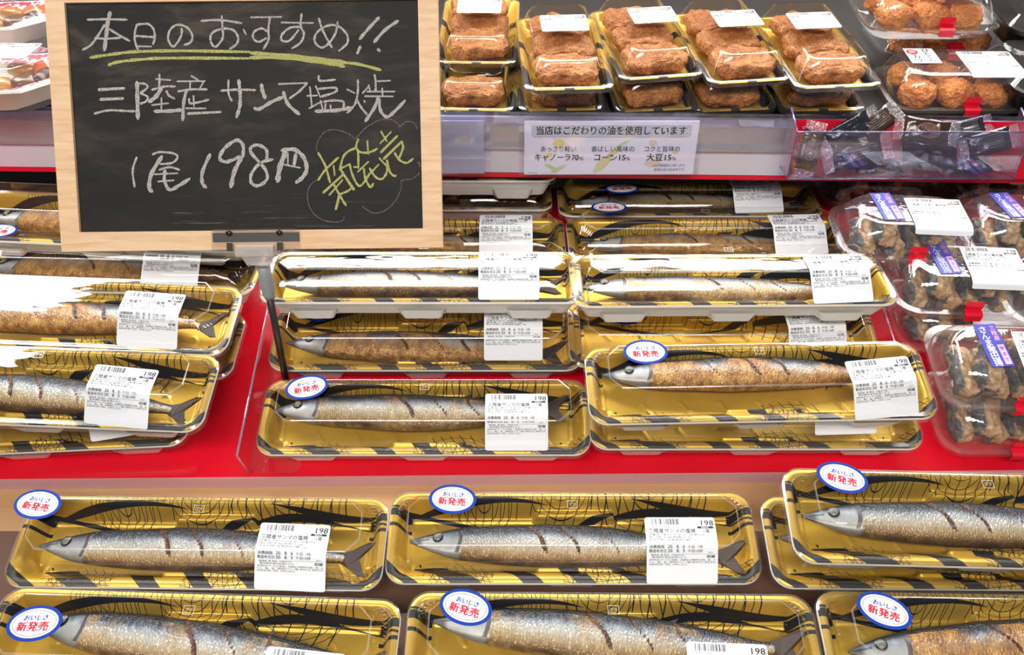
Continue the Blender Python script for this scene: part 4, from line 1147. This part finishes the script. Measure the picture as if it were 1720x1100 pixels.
# ------------------------------------------------------------------ stew bowls at the left end
def red_rim_mat():
    m, nt, b = new_mat('red_printed_rim')
    x, y, z, v = coords()
    k = voro(v, 160).step(.52, .66)
    nt.links.new(mix(k, '#d0143a', '#e9bcc6'), b.inputs['Base Color']); setp(b, None, .35)
    return m
M_rrim = red_rim_mat()
def stew_bowl_mesh():
    W, D, r = .150, .112, .034
    def rr(i, z): return rrect(W - 2 * i, D - 2 * i, r, z, 10, True)
    mb = MB().loft([rr(.018, 0), rr(.003, .022), rr(0, .024), rr(.0006, .0262)], 0, True, True, False)
    mb.loft([rr(.0006, .0262), rr(.003, .0262)], 0, True)
    mb.loft([rr(.003, .0262), rr(.016, .0225)], 1, True)
    mb.loft([rr(.016, .0225), rr(.023, .008), rr(.03, .006)], 0, True, False, True)
    return mb.mesh('bowl', [M_foam, M_rrim], 40)
SB = stew_bowl_mesh()
SLID = MB().loft([rrect(.150, .112, .034, .0268, 10, True), rrect(.136, .098, .030, .030, 10, True), rrect(.116, .078, .026, .043, 10, True), rrect(.112, .074, .025, .0434, 10, True)], 0, True, False, True).mesh('lid', [M_box], 35)
SLBL = product_label('price_label', .056, .044, poly_prof([(.03, .0446), (-.02, .0446)]), '298', '根菜の煮物', '')
M_carrot = plain('carrot', '#e2661c', .3, nscale=60, namt=.1); M_konj = plain('brown_konjac', '#6f5134', .25, nscale=90, namt=.2)
M_bamboo = plain('amber_bamboo_shoot', '#b98138', .28, nscale=70, namt=.2); M_burdock = plain('dark_burdock', '#4b2f1f', .3, nscale=90, namt=.2)
CAR, KON, BAM, BUR = [blob_mesh(n, a, b_, c, s, m_, .0012, 50, 4, .7, .0002) for n, a, b_, c, s, m_ in
    (('carrot', .013, .013, .008, 31, M_carrot), ('konjac', .014, .010, .008, 32, M_konj), ('bamboo', .017, .011, .008, 33, M_bamboo), ('burdock', .018, .008, .008, 34, M_burdock))]
def stew(px, py, h, label, short, yaw, incl, food=True, priced=True):
    P = at(px, py, h); M = frame(P, incl, yaw) @ Matrix.Translation((0, .056, -.026))
    t = thing('stew_bowl', label, 'food pack', M, 'bowls of stewed vegetables')
    obj('bowl', SB, t); ld = obj('lid', SLID, t)
    if priced: obj('price_label', SLBL, ld, Matrix.Translation((.012, .006, 0)) @ Matrix.Rotation(R(-8), 4, 'Z'))
    if food:
        for nm, me, x, y, a, lb in (('carrot_slice', CAR, .044, .018, 20, 'orange carrot slice'), ('konjac_piece', KON, .034, -.020, 50, 'brown konjac piece'), ('bamboo_shoot', BAM, .008, -.026, 10, 'amber bamboo shoot piece'),
                                ('burdock_piece', BUR, .048, -.006, 80, 'dark burdock piece'), ('bamboo_shoot', BAM, .018, .020, 140, 'second amber bamboo shoot piece'), ('konjac_piece', KON, -.02, -.024, 0, 'left konjac piece')):
            o = obj(nm, me, None, M @ Matrix.Translation((x, y, .0205)) @ Matrix.Rotation(R(a), 4, 'Z') @ Matrix.Rotation(R(15), 4, 'X'))
            tag(o, '%s in the %s' % (lb, short), 'vegetable', 'stewed vegetables')
stew(-38, 170, .349, 'lowest red rimmed stew bowl at the left edge', 'lowest stew bowl', 4, 2, False, False)
stew(-38, 157, .318, 'middle red rimmed stew bowl with an orange carrot, left of the chalkboard', 'middle stew bowl', 8, 1)
stew(-46, 50, .300, 'topmost red rimmed stew bowl in the upper left corner', 'topmost stew bowl', 8, 0, True, False)

# ------------------------------------------------------------------ notice cards on the rail
def card_frame(px0, py0, px1, py1, Yc):
    a, b = at_y(px0, py0, Yc), at_y(px1, py1, Yc)
    return a, b
def notice():
    Yc = RY - .0075
    tl, tr, bl_ = at_y(881, 203, Yc), at_y(1176, 201, Yc), at_y(879, 293, Yc)
    W, H = tr.x - tl.x, tl.z - bl_.z
    M = Matrix.Translation((tl.x, Yc, tl.z)) @ Matrix.Rotation(R(90), 4, 'X')
    t = thing('notice_card', 'white card about the cooking oils in black Japanese print, on the upper rail', 'card', M)
    mb = MB().box((0, -H, -.0006), (W, 0, 0))
    f = lambda x, y: (x * W, -y * H, .0002); f2 = lambda x, y: (x * W, -y * H, .0004); f1 = lambda x, y: (x * W, -y * H, .0001)
    k = W / 100.0
    g = lambda x, y: (x * k, y * k, .0004)
    def ty(v): return -v * H / k
    # pale pictures behind the words: flower, corn cob, beans
    def blob(cx, cy, rx, ry, mi, rot=0, lift=.0002):
        c, s_ = math.cos(R(rot)), math.sin(R(rot))
        mb.add([((cx + rx * math.cos(a) * c - ry * math.sin(a) * s_) * k, (ty(cy) + rx * math.cos(a) * s_ + ry * math.sin(a) * c) * k, lift) for a in [q * math.pi / 14 for q in range(28)]], [list(range(28))], mi)
    mb.add([(4 * k, ty(.08) * k, .0001), (96 * k, ty(.08) * k, .0001), (96 * k, ty(.27) * k, .0001), (4 * k, ty(.27) * k, .0001)], [[0, 1, 2, 3]], 4)
    blob(20, .41, 3.6, 2.6, 1); blob(14.5, .63, 2.0, 1.6, 1); blob(16, .86, 4.5, 1.2, 2, -25, .00022); blob(21, .88, 4.2, 1.2, 2, 30, .00026); blob(18, .93, 2.0, 1.2, 2, 0, .00030)
    blob(46, .80, 7.5, 2.6, 2, 48); blob(46.5, .77, 5.6, 2.0, 3, 48, .0003); blob(57, .42, 4.2, 1.0, 2, 32); blob(52, .58, 4.6, 1.6, 3, 40)
    blob(74.5, .40, 2.4, 2.0, 5); blob(75.5, .79, 4.8, 2.3, 5); blob(88, .58, 1.8, 1.2, 5)
    mb.add([(5 * k, ty(.285) * k, .0003), (95 * k, ty(.285) * k, .0003), (95 * k, ty(.293) * k, .0003), (5 * k, ty(.293) * k, .0003)], [[0, 1, 2, 3]], 6)
    put_text(mb, '当店はこだわりの油を使用しています', 7, ty(.235), 5.6, 7, g, .022, 86)
    for tx, x0, wd in (('あっさり軽い', 9.6, 20.5), ('香ばしい風味の', 39, 25), ('コクと旨味の', 70, 20.5)): put_text(mb, tx, x0, ty(.555), 3.9, 7, g, 0, wd)
    for tx, x0, wd, pc in (('キャノーラ70', 6.3, 25.5, 32.2), ('コーン15', 41, 18.2, 59.5), ('大豆15', 71.5, 14.5, 86.4)):
        put_text(mb, tx, x0, ty(.725), 5.0, 7, g, .024, wd); put_text(mb, '%', pc, ty(.725), 3.0, 7, g, 0, 2.6)
    put_text(mb, '※店内調理品に限ります。', 75.5, ty(.845), 2.0, 6, g, 0, 19.5, .2); put_text(mb, '数値は油の配合率です。', 76.5, ty(.925), 2.0, 6, g, 0, 18.5, .2)
    put_text(mb, 'MO1-7511022', 2, ty(.975), 1.2, 6, g, 0, 6)
    obj('printed_sheet', mb.mesh('printed_sheet', [plain('notice_paper', '#e6e7f1', .5), plain('pale_yellow_print', '#e3d38a', .6), plain('pale_green_print', '#c6d5a3', .6), plain('pale_orange_print', '#e0cd98', .6),
        plain('pale_grey_print', '#c4c8d4', .6), plain('pale_beige_print', '#dfd0b8', .6), M_grey_ink, plain('navy_ink', '#171a2c', .55)]), t)
    obj('clear_sleeve', MB().box((-.006, -H - .001, .0008), (W + .004, .010, .0014)).mesh('clear_sleeve', [M_sleeve_clear]), t)
notice()
Yc = RY - .0075
tl, tr, b_ = at_y(722, 203, Yc), at_y(812, 203, Yc), at_y(740, 291, Yc)
t = thing('blank_card', 'blank pale blue card on the upper rail right of the chalkboard', 'card', Matrix.Translation((tl.x, Yc, tl.z)) @ Matrix.Rotation(R(90), 4, 'X'))
W, H = tr.x - tl.x, tl.z - b_.z
obj('sheet', MB().box((-.05, -H, -.0006), (W, 0, 0)).mesh('sheet', [plain('blank_blue_card', '#b4bad0', .45)]), t)
obj('clear_sleeve', MB().box((-.05, -H - .001, .0008), (W + .007, .010, .0014)).mesh('clear_sleeve', [M_sleeve_clear]), t)

# ------------------------------------------------------------------ sauce bin and its sachets
bx0, bx1 = .293, .533
by0, by1 = .836, RY - .014
bz0, bz1, bz2 = HC - .412, HC - .359, HC - .345
t = thing('sauce_bin', 'clear violet plastic bin of sauce sachets hung on the upper rail', 'bin', Matrix.Translation((bx0, by0, bz0)))
BX, BY, BZ, BZ2 = bx1 - bx0, by1 - by0, bz1 - bz0, bz2 - bz0
obj('front_panel', MB().box((0, -.001, 0), (BX, .001, BZ)).mesh('front_panel', [M_bin]), t)
obj('bottom_panel', MB().box((0, 0, -.0012), (BX, BY, .0008)).mesh('bottom_panel', [M_bin]), t)
for x in (0, BX):
    pts = [(0, 0), (0, BZ), (BY, BZ2), (BY, 0)]
    obj('side_panel', MB().loft([[(x - .001, y, z) for y, z in pts], [(x + .001, y, z) for y, z in pts]], 0, False, True, True).mesh('side_panel', [M_bin]), t)
mb = MB()
for x in (0, BX): mb.tube([(x, BY, BZ2), (x, 0, BZ), (x, 0, 0), (x, BY, 0)], .0012, 6)
mb.tube([(0, 0, BZ), (BX, 0, BZ)], .0008, 6); mb.tube([(0, 0, 0), (BX, 0, 0)], .0010, 6)
obj('bin_edges', mb.mesh('bin_edges', [M_bin_edge]), t)['label'] = 'dark violet bin edges'
f = lambda x, y: (.006 + x - .0, BY + .0015, BZ2 - .012 + y)
mb = MB(); put_text(mb, 'CORS', .010, -.012, .0042, 0, f)
o = obj('red_card_print', mb.mesh('red_card_print', [M_paper]), t); o['label'] = 'small white print on red'
def sachet_mesh(name, kind, body, seed):
    W, H, T = .064, .034, .0055
    mb = MB(); nx, ny = 30, 16
    for side in (1, -1):
        rows = []
        for j in range(ny + 1):
            r = []
            for i in range(nx + 1):
                u, v = i / nx * 2 - 1, j / ny * 2 - 1
                e = max(0, (1 - abs(u) ** 4)) ** .5 * max(0, (1 - abs(v) ** 3.2)) ** .5
                n_ = noise.noise(Vector((u * 2.2, v * 2.2, seed + side * 3)))
                r.append((u * W / 2 * (1 - .03 * (1 - abs(v))), v * H / 2, side * (T * e * (1 + .5 * n_) + .0002) + .0012 * noise.noise(Vector((u * 1.4, v * 1.4, seed * 2)))))
            rows.append(r)
        mb.loft(rows, 0, True, closed=False)
    zf = T * 1.25 + .0008
    bodym = mb.mesh('pouch', [body])
    # clear crimped ends
    ends = []
    for s_ in (-1, 1):
        mb = MB(); rows = []
        for k in range(13):
            y = (k / 12 - .5) * H * .98
            rows.append([(s_ * (W / 2 - .003), y, .0004 * (-1) ** k), (s_ * (W / 2 + .006), y + .0006, .0009 * (-1) ** k + .001 * s_), (s_ * (W / 2 + .013), y * 1.02, .0009 * (-1) ** k)])
        mb.loft(rows, 0, True, closed=False)
        ends.append(mb.mesh('crimped_end', [M_cello]))
    mb = MB(); rnd = random.Random(seed)
    def fz(x, y):
        u, v = x / (W / 2), y / (H / 2)
        e = max(0, (1 - abs(u) ** 4)) ** .5 * max(0, (1 - abs(v) ** 3.2)) ** .5
        n_ = noise.noise(Vector((u * 2.2, v * 2.2, seed + 3)))
        return (x * (1 - .03 * (1 - abs(v))), y, T * e * (1 + .5 * n_) + .0006 + .0012 * noise.noise(Vector((u * 1.4, v * 1.4, seed * 2))))
    if kind == 'text':
        for r in range(6):
            y = .0100 - r * .0036
            put_text(mb, 'とんかつソース名称原材料野菜果実糖類醸造酢香辛料'[r * 2:r * 2 + 14], -.022, y, .0024, 0, fz, 0, .042)
    elif kind == 'logo':
        n = 40
        for a, b, mi, l in ((.0165, .0105, 1, 0), ):
            mb.add([fz(a * math.cos(2 * math.pi * q / n), b * math.sin(2 * math.pi * q / n)) for q in range(n)] + [(fz(0, 0)[0], fz(0, 0)[1], fz(0, 0)[2] + .0003)], [[q, (q + 1) % n, n] for q in range(n)], 1)
        up = lambda x, y: (fz(x, y)[0], fz(x, y)[1], fz(x, y)[2] + .0006)
        ring = [[up(a * math.cos(2 * math.pi * q / n), b * math.sin(2 * math.pi * q / n)) for q in range(n)] for a, b in ((.0165, .0105), (.0157, .0097))]
        mb.loft(ring, 0, False)
        put_text(mb, 'ソース', 0, 0, .0085, 0, up, .01, .022, center=True)
    pr = mb.mesh('print', [plain('sachet_print', '#7f7d78', .5), plain('sachet_oval', '#6b4a3a', .4)]) if mb.v else None
    return bodym, ends, pr
M_cello = clear('crinkled_cellophane', base=.16, rough=.12, milk=.22, milkc='#d8c9cc', wob=.6, wscale=160)
def sach_mat(name, c):
    m, nt, b = new_mat(name); setp(b, c, .16, 0, .8); x, y, z, v = coords(); bump(b, noise_tex(v, 130, 3), .35, .002); return m
M_sdark, M_sbrown = sach_mat('dark_sauce_pouch', '#1e1f29'), sach_mat('brown_sauce_pouch', '#3a241a')
SK = {'text': sachet_mesh('s', 'text', M_sdark, 3), 'logo': sachet_mesh('s', 'logo', M_sbrown, 5), 'plain': sachet_mesh('s', 'plain', M_sdark, 7), 'brown': sachet_mesh('s', 'text', M_sbrown, 9)}
for px, py, Y, kind, rot, tilt, sc, lb in (
    (1440, 257, .853, 'text', 14, 62, 1.0, 'black sauce sachet with lines of print at the front left of the bin'),
    (1360, 252, .853, 'logo', 78, 66, .80, 'sauce sachet standing upright with an oval logo at the bin left end'),
    (1428, 222, .862, 'plain', 30, 58, .95, 'plain black sauce sachet leaning behind the front left one'),
    (1474, 206, .868, 'brown', 36, 44, .78, 'brown sauce sachet sticking up above the bin front'),
    (1556, 220, .860, 'logo', -8, 58, .92, 'sauce sachet with a lying oval logo in the bin middle'),
    (1562, 260, .857, 'plain', -4, 40, 1.10, 'plain black sauce sachet lying low in the bin middle'),
    (1622, 218, .866, 'text', 12, 50, .80, 'printed black sauce sachet at the back right of the bin'),
    (1662, 240, .850, 'text', 16, 64, .85, 'printed black sauce sachet at the front right of the bin'),
    (1625, 277, .857, 'plain', 4, 15, .90, 'plain black sauce sachet flat on the bin floor at the right'),
    (1475, 280, .862, 'plain', -6, 10, .95, 'plain black sauce sachet flat on the bin floor at the left')):
    P = at_y(px, py, Y)
    M = Matrix.Translation(P) @ Matrix.Rotation(R(tilt), 4, 'X') @ Matrix.Rotation(R(rot), 4, 'Z') @ Matrix.Scale(sc * .84, 4)
    s = thing('sauce_sachet', lb, 'sachet', M, 'sauce sachets in the bin')
    bd, en, pr = SK[kind]
    obj('pouch', bd, s)
    for e_ in en: obj('crimped_end', e_, s)['label'] = 'clear crimped end'
    if pr: obj('print', pr, s)

bpy.data.objects.remove(_to)
bpy.context.view_layer.update()
